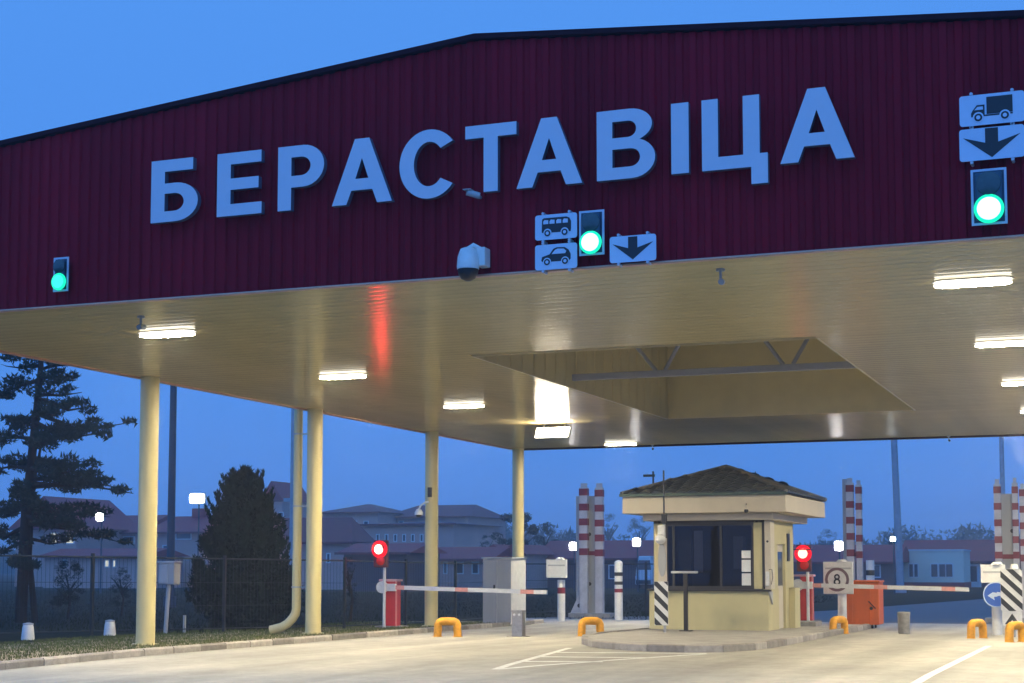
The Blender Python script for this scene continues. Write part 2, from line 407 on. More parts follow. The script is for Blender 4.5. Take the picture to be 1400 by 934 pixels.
# sliver of clearance over planks is hidden by backing
# well walls, lid and truss
wz = 8.3
s = MB()
s.box(hx0-.04, hx0, hy0-.04, hy1+.04, ZS-.004, 7.9); wl = s.build('well_wall', M['well'], canopy)
MB().box(hx1, hx1+.04, hy0-.04, hy1+.04, ZS-.004, 7.9).build('well_wall', M['well'], canopy)
MB().box(hx0, hx1, hy0-.04, hy0, ZS-.004, 7.9).build('well_wall', M['well'], canopy)
MB().box(hx0, hx1, hy1, hy1+.04, ZS-.004, 7.9).build('well_wall', M['well'], canopy)
MB().box(hx0-.1, hx1+.1, hy0-.1, hy1+.1, 7.9, 7.95).build('well_lid', M['well'], canopy)
s = MB(); x = hx0-.0
while x < hx1-.4: MB().box(x+.3, x+.34, hy0, hy1, 7.86, 7.9).build('lid_seam', M['well'], canopy); x += .9
s = MB()
for x, w2 in ((hx0, .035), (hx1, -.035)):
    y = hy0+.5
    while y < hy1: MB().box(x, x+w2*.4, y, y+.03, ZS+.0, 7.88).build('wall_seam', M['well'], canopy); y += .66
tr = empty('truss_dummy', (0,0,0)); bpy.data.objects.remove(tr)
yt = 32.2
s = MB(); s.box(hx0+.01, hx1-.01, yt-.06, yt+.06, 5.66, 5.80); chord = s.build('truss_chord', M['steelblue'], canopy, bevel=.008)
s = MB(); s.box(hx0+.01, hx1-.01, yt-.06, yt+.06, 7.7, 7.84); s.build('truss_chord', M['steelblue'], canopy, bevel=.008)
for a, b in ((-10.8, -9.3), (-8.0, -9.1), (-7.9, -6.55), (-5.2, -6.35)):
    MB().cyl((a, yt, 7.7), (b, yt, 5.8), .045, n=8).build('truss_diagonal', M['steelblue'], canopy)
# soffit edge trims
MB().box(XL-.04, XR+.04, YF+.004, YF+.11, ZS-.016, ZS+.012).build('edge_trim', M['trim'], canopy, bevel=.006)
MB().box(XL-.04, XR+.04, YR-.06, YR+.05, ZS-.04, ZS+.03).build('edge_trim', M['burgdark'], canopy, bevel=.006)
MB().box(XL-.05, XL+.06, YF+.11, YR-.06, ZS-.03, ZS+.035).build('edge_trim', M['trim'], canopy, bevel=.006)
MB().box(XR-.06, XR+.05, YF+.11, YR-.06, ZS-.03, ZS+.035).build('edge_trim', M['trim'], canopy, bevel=.006)
# front fascia: corrugated sheets, one object each
fas = MB(); fas.prism([(XL, ZS+.04), (XR, ZS+.04), (XR, ztop(XR)-.05), (XP, ztop(XP)-.05), (XL, ztop(XL)-.05)], lambda u, v, d: (u, d, v), YF+.08, YF+.14)
fascia = fas.build('fascia', M['burgdark'], canopy)
pitch = .1835; per = 6; x = XL
def corr(x0, n, side='front'):
    s = MB(); us = []
    for i in range(n):
        for t, d in ((0, 0), (.055, 0), (.075, .032), (.155, .032), (.175, 0)): us.append((x0+i*pitch+t, d))
    us.append((x0+n*pitch-.003, 0))
    out = []
    for u, d in us:
        if out and out[-1][0] < XP < u: out.append((XP, d))
        out.append((u, d))
    return out
def sheetpanel(us, y, zt, zb, name='cladding_panel'):
    s = MB(); n = len(us)
    for u, d in us: s.v += [(u, y-d, zb), (u, y-d, zt(u))]
    for u, d in us: s.v += [(u, y-d+.004, zb), (u, y-d+.004, zt(u))]
    for i in range(n-1):
        s.f += [[2*i, 2*i+2, 2*i+3, 2*i+1], [2*n+2*i, 2*n+2*i+1, 2*n+2*i+3, 2*n+2*i+2], [2*i, 2*n+2*i, 2*n+2*i+2, 2*i+2]]; s.mi += [0]*3
    return s
while x < XR-.1:
    n = min(per, int((XR-x)/pitch)); 
    if n < 1: break
    j = random.uniform(-.002, .002)
    sheetpanel(corr(x, n), YF+.065+j, lambda u: ztop(u)-.06, ZS+.016).build('cladding_panel', M['burg'], fascia)
    x += n*pitch
# side and rear fascia
for X_, sg in ((XL, -1), (XR, 1)):
    base = MB().box(X_-sg*.14 if sg > 0 else X_+.08, X_-sg*.08 if sg > 0 else X_+.14, YF+.15, YR-.1, ZS+.04, ztop(X_)-.06).build('fascia', M['burgdark'], canopy)
    y = YF+.1
    while y < YR-1.1:
        s = MB(); us = corr(y, 6); us = [(u, d) for u, d in us if True]
        n = len(us)
        for u, d in us: s.v += [(X_+sg*(-.06+d), u, ZS+.035), (X_+sg*(-.06+d), u, ztop(X_)-.06)]
        for i in range(n-1): s.f.append([2*i, 2*i+2, 2*i+3, 2*i+1]); s.mi.append(0)
        s.build('cladding_panel', M['burg'], base); y += 6*pitch
MB().prism([(XL+.15, ZS+.04), (XR-.15, ZS+.04), (XR-.15, ztop(XR)-.06), (XP, ztop(XP)-.06), (XL+.15, ztop(XL)-.06)], lambda u, v, d: (u, d, v), YR-.14, YR-.06).build('fascia', M['burg'], canopy)
# roof and ridge flashing
s = MB(); s.prism([(XL-.1, ztop(XL)-.05), (XP, ztop(XP)-.04), (XR+.1, ztop(XR)-.05), (XR+.1, ztop(XR)), (XP, ztop(XP)+.01), (XL-.1, ztop(XL))], lambda u, v, d: (u, d, v), YF+.02, YR+.05)
s.build('roof', M['burgdark'], canopy)
s = MB(); s.prism([(XL-.12, ztop(XL)-.06), (XP, ztop(XP)-.05), (XR+.12, ztop(XR)-.06), (XR+.12, ztop(XR)+.012), (XP, ztop(XP)+.022), (XL-.12, ztop(XL)+.012)], lambda u, v, d: (u, d, v), YF-.03, YF+.02)
s.build('roof_flashing', M['burgdark'], canopy)
# columns
CX_ = -18.66
colY = []
for px, pyy in ((202, 700), (429.5, 720), (590, 725), (708.5, 700)):
    d = ray(px, pyy); colY.append(CX_/d.x*d.y)
for i, y in enumerate(colY):
    zb = vz(CX_, y) if y < 48 else zg(y)
    c = MB().cyl((CX_, y, zb-.15), (CX_, y, ZS+.01), .193, n=28).build('column', M['cream'], canopy, smooth=True)
    MB().cyl((CX_, y, zb-.02), (CX_, y, zb+.03), .27, n=20).build('base_flange', M['cream'], c, smooth=True)
for y in colY:
    MB().cyl((-XP*-2-CX_*1 if False else 2.55, y, zg(y)-.1), (2.55, y, ZS+.01), .193, n=24).build('column', M['cream'], canopy, smooth=True)
# downpipe beside the second column
dp = at(408, 700, colY[1]+.1); dx, dy = dp.x, colY[1]+.05
zb = vz(dx, dy)
p = [(dx, dy, ZS+.01), (dx, dy, zb+.62), (dx-.03, dy, zb+.5), (dx-.1, dy-.02, zb+.38), (dx-.22, dy-.04, zb+.26), (dx-.38, dy-.06, zb+.17), (dx-.66, dy-.1, zb+.10)]
pipe = MB().tube(p, .112, n=16).build('downpipe', M['cream'], canopy, smooth=True)
for z in (1.1, 3.1, 4.9):
    b = MB(); b.cyl((dx, dy, z-.02), (dx, dy, z+.02), .128, n=16); b.box(dx, CX_, dy-.015, dy+.015, z-.015, z+.015); b.build('pipe_bracket', M['grey'], pipe, smooth=False)

# ceiling lamps
lamp = empty('ceiling_lamp', (0, 0, 0)); tag(lamp, 'x', 'lamp', 'lit strip lamps under the canopy ceiling')
def capsule(L, W, n=8):
    return [(L-W+W*math.cos(R(a)), W*math.sin(R(a))) for a in [-90+180*k/n for k in range(n+1)]] + [(-L+W+W*math.cos(R(a)), W*math.sin(R(a))) for a in [90+180*k/n for k in range(n+1)]]
MB().prism(capsule(.54, .19), lambda u, v, d: (u, v, d), -.012, -.003).build('housing', M['white'], lamp)
s = MB(); s.prism(capsule(.51, .165), lambda u, v, d: (u, v, d), -.06, -.0125)
dfo = s.build('diffuser', [M['lamp'], M['lampside']], lamp)
for p_ in dfo.data.polygons: p_.material_index = 0 if p_.normal.z < -.9 else 1   # the frosted rim is far dimmer than the face
lp = []
for r in range(5):
    y = 21.95 + r*6.28
    lp.append((-14.77, y)); lp.append((-1.85, y))
lab = ['left ceiling lamp nearest the fascia, behind the small hanging bracket', 'right ceiling lamp nearest the fascia, under the truck sign', 'second ceiling lamp from the front in the left row', 'second ceiling lamp from the front in the right row',
       'third ceiling lamp of the left row, above the third column gap', 'third ceiling lamp of the right row, cut by the right edge of the view', 'x', 'fourth ceiling lamp of the right row, only its left tip in view', 'last small ceiling lamp of the left row, near the back edge above the striped gate', 'last ceiling lamp of the right row near the back edge']
first = True
for i, (x, y) in enumerate(lp):
    if i == 6: continue
    if first: o = lamp; first = False; o.location = (x, y, ZS); o['label'] = lab[i]
    else: o = copy_tree(lamp, (x, y, ZS), label=lab[i])
# the fourth left lamp is a floodlight box tilted towards the front
fl = empty('ceiling_floodlight', (0, 0, 0), 'brightest ceiling light, a wide floodlight tilted to the front near the back left corner', 'lamp')
s = MB(); s.box(-.5, .5, -.03, .03, -.17, .17).build('housing', M['grey'], fl, bevel=.01)
MB().box(-.46, .46, -.045, -.031, -.145, .145).build('diffuser', M['lampbig'], fl)
for x in (-.3, .3): MB().box(x-.015, x+.015, .03, .05, .1, .36).build('bracket', M['grey'], fl)
fl.location = (-14.45, 39.9, ZS-.27); fl.rotation_euler = (R(-28), 0, 0)

# ================================================================== LETTERING
sign = empty('checkpoint_name_sign', (-8.1, YF-.1, 7.0), 'large pale blue capital letters spelling the checkpoint name across the burgundy fascia', 'sign')
def arc(cx, cy, rx, ry, a0, a1, n=14):
    return [(cx+rx*math.cos(R(a0+(a1-a0)*i/n)), cy+ry*math.sin(R(a0+(a1-a0)*i/n))) for i in range(n+1)]
T = .21   # stroke on a unit-high letter
def glyph(ch):
    if ch == 'Б': return .72, [[(0,0),(.38,0)]+arc(.38,.31,.34,.31,-90,90)+[(T,.62),(T,.81),(.64,.81),(.64,1),(0,1)], [(T,.17),(T,.455)]+arc(.36,.3125,.145,.1425,90,-90)]
    if ch == 'Е': return .69, [[(0,0),(.69,0),(.69,.185),(T,.185),(T,.41),(.64,.41),(.64,.59),(T,.59),(T,.815),(.68,.815),(.68,1),(0,1)]]
    if ch == 'Р': return .72, [[(0,0),(T,0),(T,.35),(.38,.35)]+arc(.395,.675,.325,.325,-90,90)+[(0,1)], [(T,.53),(T,.82)]+arc(.36,.675,.15,.145,90,-90)]
    if ch == 'А': return .92, [[(0,0),(.225,0),(.3,.21),(.62,.21),(.695,0),(.92,0),(.57,1),(.35,1)], [(.36,.385),(.46,.70),(.56,.385)]]
    if ch == 'С': return .82, [arc(.44,.5,.44,.52,38,322,36)+arc(.44,.5,.225,.335,318,42,30)]
    if ch == 'Т': return .76, [[(.275,0),(.485,0),(.485,.81),(.76,.81),(.76,1),(0,1),(0,.81),(.275,.81)]]
    if ch == 'В': return .78, [[(0,0),(.42,0)]+arc(.47,.285,.31,.285,-90,70,12)+arc(.44,.765,.30,.235,-55,90,12)+[(0,1)], [(T,.17),(T,.43)]+arc(.45,.30,.13,.13,90,-90,10), [(T,.595),(T,.83)]+arc(.42,.7125,.11,.1175,90,-90,10)]
    if ch == 'І': return .22, [[(0,0),(.22,0),(.22,1),(0,1)]]
    if ch == 'Ц': return .84, [[(0,0),(.63,0),(.63,-.24),(.84,-.24),(.84,.18),(.74,.18),(.74,1),(.53,1),(.53,.18),(T,.18),(T,1),(0,1)]]
ext = [('Б',207,271),('Е',297,358),('Р',380,443),('А',454,536),('С',546,622),('Т',636,706),('А',706,796),('В',816,896),('І',918,942),('Ц',960,1050),('А',1067,1169)]
yl = YF-.16
for ch, a, b in ext:
    wgl, loops = glyph(ch)
    xa = at(a, 240, yl).x; xb = at(b, 240, yl).x
    z0, z1 = 6.585, 7.50; kx_ = (xb-xa)/wgl
    cu = bpy.data.curves.new('letter', 'CURVE'); cu.dimensions = '2D'; cu.fill_mode = 'BOTH'; cu.extrude = .045
    for lo in loops:
        sp = cu.splines.new('POLY'); sp.points.add(len(lo)-1); sp.use_cyclic_u = True
        for q, (u, v) in zip(sp.points, lo): q.co = (u*kx_, v*(z1-z0), 0, 1)
    tmp = bpy.data.objects.new('tmp', cu); col.objects.link(tmp); bpy.context.view_layer.update()
    me = bpy.data.meshes.new_from_object(tmp.evaluated_get(bpy.context.evaluated_depsgraph_get())); bpy.data.objects.remove(tmp)
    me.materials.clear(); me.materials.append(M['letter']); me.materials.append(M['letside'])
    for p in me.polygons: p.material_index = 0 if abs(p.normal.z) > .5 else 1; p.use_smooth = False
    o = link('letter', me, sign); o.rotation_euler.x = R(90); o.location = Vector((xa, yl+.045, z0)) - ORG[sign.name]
    o['label'] = 'pale raised capital letter ' + ch
    # stand-off rails behind

# ================================================================== FASCIA SIGNALS AND SIGNS
def green_signal(px0, px1, py0, py1, core, rim, label, lr=.125):
    a = at(px0, py0, YF-.12); b = at(px1, py1, YF-.12); cx = (a.x+b.x)/2; zt, zb_ = a.z-.01, b.z+.01
    # perspective slope: use centre values
    c = at((px0+px1)/2, (py0+py1)/2, YF-.12); h = (py1-py0)/108.; hw = (px1-px0)/2/108.; hh = h/2-.02
    t = empty('traffic_light', (c.x, YF-.1, c.z), label, 'traffic light', 'green traffic lights on the fascia'); y = YF-.1
    s = MB(); fwd = .028
    s.box(c.x-hw, c.x+hw, y-.01, y+.005, c.z+hh-fwd, c.z+hh); s.box(c.x-hw, c.x+hw, y-.01, y+.005, c.z-hh, c.z-hh+fwd)
    s.box(c.x-hw, c.x-hw+fwd, y-.01, y+.005, c.z-hh+fwd, c.z+hh-fwd); s.box(c.x+hw-fwd, c.x+hw, y-.01, y+.005, c.z-hh+fwd, c.z+hh-fwd)
    s.build('backboard_border', M['frame'], t)
    MB().box(c.x-hw+fwd, c.x+hw-fwd, y-.004, y+.03, c.z-hh+fwd, c.z+hh-fwd).build('backboard', mat('backboard_dark', (.01, .05, .09), .5, noise=(5, .2)), t)
    MB().box(c.x-hw+.05, c.x+hw-.05, y-.05, y-.005, c.z-hh+.05, c.z+hh-.05).build('housing', mat('signal_housing', (.015, .07, .11), .45, noise=(5, .2)), t, bevel=.02)
    MB().box(c.x-.05, c.x+.05, y+.03, YF+.03, c.z-.2, c.z+.2).build('bracket', M['burgdark'], t)
    for dz, lit in ((hh*.45, 0), (-hh*.46, 1)):
        q = (c.x, y-.05, c.z+dz)
        if lit:
            s = MB(); s.lathe([(lr*1.12, 0), (lr*1.12, .012), (lr*.86, .03)], q, n=28, axis='y'); s.build('halo_ring', M[rim], t, smooth=True)  # emissive ring draws the halo of the lit lens
            s = MB(); s.lathe([(lr*.88, .028), (lr*.8, .045), (lr*.5, .065), (lr*.1, .072)], q, n=28, axis='y'); s.build('lit_lens', M[core], t, smooth=True)
        else:
            s = MB(); s.lathe([(lr*.92, 0), (lr*.9, .015), (lr*.5, .03), (lr*.1, .035)], q, n=28, axis='y'); s.build('unlit_lens', M['dlens'], t, smooth=True)
    return t
green_signal(68, 97, 345, 405, 'cyan', 'greenhalo', 'leftmost green traffic light, alone low on the fascia left of the lettering', .115)
green_signal(790, 827, 284, 352, 'green', 'greenhalo', 'middle green traffic light between the bus and car signs and the arrow sign', .135)
green_signal(1330, 1374, 230, 307, 'green', 'greenhalo', 'rightmost green traffic light, below the truck and arrow signs', .155)
def plate(px0, px1, py, hpx, label, shapes, tilt=0):
    c = at((px0+px1)/2, py, YF-.1); W = (px1-px0)/2/108.; H = hpx/2/108.; y = YF-.1
    t = empty('lane_sign', (c.x, y, c.z), label, 'sign')
    r = .035; poly = []
    for sx_, sz_, a0 in ((1,-1,-90), (1,1,0), (-1,1,90), (-1,-1,180)):
        for k in range(5):
            a = R(a0+k*22.5); poly.append((c.x+sx_*(W-r)+r*math.cos(a), c.z+sz_*(H-r)+r*math.sin(a)))
    MB().prism(poly, lambda u, v, d: (u, d, v), y-.012, y).build('plate', M['plate'], t)
    for ux in (-.45, .45):
        s = MB(); s.box(c.x+ux*W*2-.02-.0, c.x+ux*W*2+.02, y+.002, YF+.03, c.z-H-.04, c.z+H+.04) if False else s.box(c.x+ux*W*1.4-.02, c.x+ux*W*1.4+.02, y+.002, y+.02, c.z-H-.035, c.z+H+.035)
        s.build('mounting_strap', M['grey'], t)
        for zz in (-H-.02, H+.02):
            MB().cyl((c.x+ux*W*1.4, y-.018, c.z+zz), (c.x+ux*W*1.4, YF+.03, c.z+zz), .018, n=8).build('bolt', M['frame'], t)
    for kind_, pts in shapes:
        s = MB(); s.prism([(c.x+u*W, c.z+v*W) for u, v in pts], lambda u, v, d: (u, d, v), y-.012-(.004 if kind_ == 'picto' else .007), y-.012)
        s.build('pictogram' if kind_ == 'picto' else 'pictogram_detail', M[kind_], t)
    return t
def circ(cx, cy, r, n=16): return [(cx+r*math.cos(2*math.pi*i/n), cy+r*math.sin(2*math.pi*i/n)) for i in range(n)]
bus = [('picto', [(-.68,-.22),(-.62,-.26),(.70,-.26),(.72,-.10),(.72,.20),(.64,.36),(.5,.42),(-.58,.42),(-.66,.36)])]
for x0 in (-.60, -.30, 0.02, .33): bus.append(('plate', [(x0,.14),(x0+.24,.14),(x0+.24,.31),(x0+.06,.33),(x0,.26)]))
for cx_ in (-.40, .42): bus += [('plate', circ(cx_,-.26,.19)), ]
busw = [('picto', circ(-.40,-.28,.15)), ('picto', circ(.42,-.28,.15))]
plate(729, 792, 310, 36, 'square white sign with a black bus, upper left of the middle green light', bus+[])
# wheels are laid over the bus as dark discs on pale surrounds
def overlay(t, discs, W, c, y):
    for (u, v, r, m, d) in discs:
        MB().prism([(c.x+a*W, c.z+b*W) for a, b in circ(u, v, r, 18)], lambda p, q, dd: (p, dd, q), y-.0125-d, y-.012).build('pictogram_wheel', M[m], t)
def sign_ctx(px0, px1, py): return at((px0+px1)/2, py, YF-.1), (px1-px0)/2/108., YF-.1
last = [o for o in bpy.data.objects if o.name.startswith('lane_sign')][-1]
c_, W_, y_ = sign_ctx(729, 792, 310)
overlay(last, [(-.40,-.28,.145,'picto',.010),(.42,-.28,.145,'picto',.010),(-.40,-.28,.075,'plate',.013),(.42,-.28,.075,'plate',.013)], W_, c_, y_)
car = [('picto', [(-.70,-.16),(-.66,.02),(-.30,.12),(-.12,.36),(.05,.42),(.42,.40),(.60,.28),(.70,.08),(.70,-.14),(.62,-.22),(-.62,-.22)]),
       ('plate', [(-.20,.12),(-.04,.30),(.08,.35),(.38,.33),(.50,.22),(.44,.12)])]
for cx_ in (-.42, .44): car.append(('plate', circ(cx_,-.22,.19)))
t2 = plate(729, 792, 351, 36, 'white sign with a black car, lower left of the middle green light', car)
c_, W_, y_ = sign_ctx(729, 792, 351)
overlay(t2, [(-.42,-.23,.145,'picto',.010),(.44,-.23,.145,'picto',.010),(-.42,-.23,.075,'plate',.013),(.44,-.23,.075,'plate',.013)], W_, c_, y_)
arrow = [('picto', [(-.88,.22),(0,-.46),(.88,.22),(.20,.10),(.20,.50),(-.20,.50),(-.20,.10)][::1])]
def arrow_tri(): return [('picto', [(-.20,.03),(.20,.03),(.20,.50),(-.20,.50)]), ('picto', [(-.88,.24),(0,-.46),(0,.029),(-.2,.029)]), ('picto', [(0,-.46),(.88,.24),(.2,.029),(.001,.029)])]
plate(832, 899, 340, 37, 'white sign with a down arrow, right of the middle green light', arrow_tri())
truck = [('picto', [(-.16,-.16),(.64,-.16),(.64,.40),(-.16,.40)]), ('picto', [(-.64,-.22),(.64,-.22),(.64,-.175),(-.22,-.175),(-.22,.16),(-.46,.16),(-.6,-.02),(-.64,-.1)]), ('plate', [(-.54,0),(-.27,0),(-.27,.10),(-.44,.10)])]
for cx_ in (-.42, .40): truck.append(('plate', circ(cx_,-.24,.17)))
t3 = plate(1316, 1396, 149, 40, 'white sign with a black truck, top right on the fascia', truck)
c_, W_, y_ = sign_ctx(1316, 1396, 149)
overlay(t3, [(-.42,-.25,.125,'picto',.010),(.40,-.25,.125,'picto',.010),(-.42,-.25,.065,'plate',.013),(.40,-.25,.065,'plate',.013)], W_, c_, y_)
plate(1316, 1396, 196, 42, 'white sign with a down arrow, between the truck sign and the right green light', arrow_tri())

# cameras on / under the fascia
def dome_camera(loc, label, sc=1., arm=(.0, .12, .0)):
    t = empty('dome_camera', loc, label, 'security camera'); x, y, z = loc
    MB().lathe([(.05*sc, .22*sc), (.10*sc, .20*sc), (.135*sc, .10*sc), (.145*sc, -.02*sc), (.14*sc, -.06*sc)][::-1], (x, y, z), n=22).build('camera_body', M['white'], t, smooth=True)
    MB().lathe([(.135*sc, -.062*sc), (.125*sc, -.12*sc), (.09*sc, -.18*sc), (.03*sc, -.21*sc)], (x, y, z), n=22).build('dome', M['black'], t, smooth=True)
    s = MB(); s.box(x+.10*sc, x+.22*sc, y+.02, y+arm[1]+.1, z-.02*sc, z+.22*sc)
    s.build('wall_bracket', M['white'], t, bevel=.01)
    MB().tube([(x, y, z+.2*sc), (x+.06*sc, y+.03, z+.25*sc), (x+.14*sc, y+.06, z+.2*sc)], .035*sc, n=8).build('arm', M['white'], t, smooth=True)
    return t
p = at(640, 360, YF-.2); dome_camera((p.x, YF-.2, p.z-.02), 'white dome camera with black globe at the lower edge of the fascia', 1.05)
p = at(648, 267, YF-.12)
t = empty('bullet_camera', (p.x, YF-.12, p.z), 'small pale bullet camera tucked at the foot of the letter T', 'security camera')
MB().cyl((p.x-.07, YF-.2, p.z+.03), (p.x+.07, YF-.1, p.z-.01), .045, n=14).build('camera_body', M['grey'], t, smooth=True)
MB().cyl((p.x+.03, YF-.12, p.z-.0), (p.x+.03, YF+.05, p.z+.0), .025, n=8).build('arm', M['grey'], t)
MB().box(p.x-.11, p.x+.0, YF-.25, YF-.12, p.z+.055, p.z+.065).build('sun_shield', M['grey'], t)
def hang(px, py, Y, label, big=1.):
    p = at(px, py, Y); t = empty('hanging_camera', (p.x, Y, ZS), label, 'security camera'); z = ZS
    MB().cyl((p.x, Y, z-.03), (p.x, Y, z), .06*big, n=12).build('ceiling_plate', M['grey'], t)
    MB().cyl((p.x, Y, z-.16*big), (p.x, Y, z-.03), .018*big, n=8).build('stem', M['grey'], t)
    MB().cyl((p.x+.03, Y-.1*big, z-.19*big), (p.x, Y+.09*big, z-.16*big), .04*big, n=12).build('camera_body', M['grey'] if big > .9 else M['black'], t, smooth=True)
hang(985, 366, 19.9, 'small grey camera hanging under the front of the ceiling right of centre', 1.)
hang(193, 425, 20.4, 'small grey camera hanging under the ceiling just before the left front lamp', 1.)
hang(892, 608, 48.1, 'tiny dark camera under the back ceiling edge above the booth', .8)
hang(1297, 598, 48.1, 'tiny dark camera under the back ceiling edge right of the tall mast', .8)
# camera on third column
p = at(582, 700, colY[2]-.1); cx3, cz3 = CX_-.27, p.z
t = empty('column_camera', (CX_-.2, colY[2]-.1, cz3), 'white dome camera on a curved arm on the third cream column', 'security camera')
MB().tube([(CX_-.02, colY[2]-.19, cz3+.28), (CX_-.08, colY[2]-.3, cz3+.26), (CX_-.2, colY[2]-.32, cz3+.18), (CX_-.26, colY[2]-.32, cz3+.05)], .03, n=8).build('arm', M['white'], t, smooth=True)
MB().lathe([(.12, -.07), (.12, 0), (.07, .09), (.02, .11)], (CX_-.26, colY[2]-.32, cz3-.02), n=18).build('camera_body', M['white'], t, smooth=True)
MB().lathe([(.09, -.071), (.07, -.12), (.02, -.14)], (CX_-.26, colY[2]-.32, cz3-.02), n=18).build('dome', M['black'], t, smooth=True)
thing_mesh(MB().box(CX_+.0, CX_+.1, colY[2]-.30, colY[2]-.18, cz3+.42, cz3+.70), 'junction_box', M['winframe'], (CX_, colY[2]-.2, cz3+.42), 'small dark box high on the third column above the dome camera', 'box', bevel=.01)

# ================================================================== BARRIERS
def barrier(x, y, zb, tip, label, zarm, lx, lz, lamp_label, blocking_hood=False):
    t = empty('barrier', (x, y, zb), label, 'barrier')
    MB().box(x-.45, x+.35, y-.3, y+.35, zb-.12, zb+.03).build('base_pad', M['kerb'], t, bevel=.02)
    h = 1.36
    MB().box(x-.17, x+.17, y-.17, y+.17, zb+.03, zb+h-.06).build('cabinet', M['red'], t, bevel=.02)
    MB().box(x+.165, x+.205, y-.19, y-.15, zb+.03, zb+h-.06).build('cabinet_edge', mat('cabinet_edge_red', (.8, .25, .22), .4, noise=(3, .1)), t)
    MB().box(x-.36, x+.22, y-.2, y+.2, zb+h-.06, zb+h).build('cabinet_lid', mat('lid_pinkish', (.75, .42, .40), .4, noise=(4, .1)), t, bevel=.01)
    MB().box(x-.1, x+.02, y-.175, y-.171, zb+.4, zb+.75).build('door_panel', M['red'], t)
    # arm
    za = zarm; d = tip[2]-za
    s = MB(); s.lathe([(.17, 0), (.17, .10)], (x-.22, y-.2, za), n=20, axis='y'); s.build('hub', M['white'], t, smooth=True)
    s = MB(); s.box(x-.22, x+.22, y-.33, y-.22, za-.11, za+.10); s.build('arm_clamp', M['white'], t, bevel=.015)
    nseg = 12; xs = [x+.1+(tip[0]-x-.1)*i/nseg for i in range(nseg+1)]
    for i in range(nseg):
        z0 = za+d*i/nseg; z1 = za+d*(i+1)/nseg; s = MB(); hh = .058; a, b = xs[i], xs[i+1]-.002
        s.add([(a,y-.30,z0-hh),(b,y-.30,z1-hh),(b,y-.24,z1-hh),(a,y-.24,z0-hh),(a,y-.30,z0+hh),(b,y-.30,z1+hh),(b,y-.24,z1+hh),(a,y-.24,z0+hh)],
              [(0,3,2,1),(4,5,6,7),(0,1,5,4),(1,2,6,5),(2,3,7,6),(3,0,4,7)])
        s.build('arm_section', M['redarm'] if i in (0, 5, 10) else M['white'], t)
    # signal on its pole
    lt = empty('barrier_traffic_light', (lx, y-.15, zb), lamp_label, 'traffic light', 'red traffic lights beside the barriers')
    ly = y-.5
    MB().cyl((lx+.1, ly+.12, zb-.05), (lx+.1, ly+.12, lz-.3), .045, n=12).build('pole', M['white'], lt, smooth=True)
    MB().box(lx-.2, lx+.22, ly, ly+.16, lz-.52, lz+.26).build('housing', mat('red_signal_housing', (.10, .02, .025), .45, noise=(5, .2)), lt, bevel=.03)
    MB().lathe([(.25, 0), (.25, .02), (.13, .07)], (lx, ly, lz), n=26, axis='y').build('halo_ring', M['redhalo'], lt, smooth=True)  # halo of the red light built as a glowing ring
    MB().lathe([(.14, .065), (.12, .09), (.07, .115), (.01, .12)], (lx, ly, lz), n=26, axis='y').build('lit_lens', M['redcore2' if blocking_hood else 'redcore'], lt, smooth=True)
    MB().lathe([(.13, 0), (.125, .02), (.06, .05), (.01, .055)], (lx+.03, ly, lz-.33), n=26, axis='y').build('lower_lens', mat('red_lens_dim', (.35, .01, .01), .2, emit=((1, .03, .02), .15)), lt, smooth=True)
    vis = MB(); k = 14
    for i in range(k+1):
        a = math.pi*i/k; vis.v += [(lx+.17*math.cos(a), ly, lz+.17*math.sin(a)), (lx+.165*math.cos(a), ly-.16, lz+.165*math.sin(a)), (lx+.178*math.cos(a), ly, lz+.178*math.sin(a)), (lx+.173*math.cos(a), ly-.16, lz+.173*math.sin(a))]
    for i in range(k): q = 4*i; vis.f += [[q, q+1, q+5, q+4], [q+2, q+6, q+7, q+3], [q+1, q+3, q+7, q+5]]; vis.mi += [0]*3
    vis.build('visor', M['black'], lt)
    if blocking_hood: MB().box(lx-.3, lx+.3, ly-.55, ly, lz+.10, lz+.125).build('blocking_hood', M['black'], lt)  # plate added to keep the lens's red reflection off the soffit
p = at(537, 859, 40.8); a = at(530, 803, 40.5); b = at(748, 810, 40.5); l = at(519, 751, 40.3)
barrier(p.x, 40.8, vz(p.x, 40.8)+.02, (b.x, 0, b.z), 'red cabinet barrier with lowered white arm on the left verge', a.z, l.x, l.z, 'left red traffic light on a white pole by the left barrier')
p = at(1104, 851, 45.8); a = at(1092, 800, 45.5); b = at(1325, 806, 45.5); l = at(1098, 757, 45.3)
barrier(p.x, 45.8, p.z+.03, (b.x, 0, b.z), 'red cabinet barrier with lowered white arm behind the booth', a.z, l.x, l.z, 'right red traffic light beside the booth wall', blocking_hood=True)
q = at(1105, 864, 44.6); thing_mesh(MB().box(q.x-.28, q.x+.28, 44.3, 45.1, zg(44.6), q.z+.3), 'concrete_block', M['bin'], (q.x, 44.7, zg(44.6)), 'low grey concrete block at the foot of the right barrier', 'block', bevel=.03)

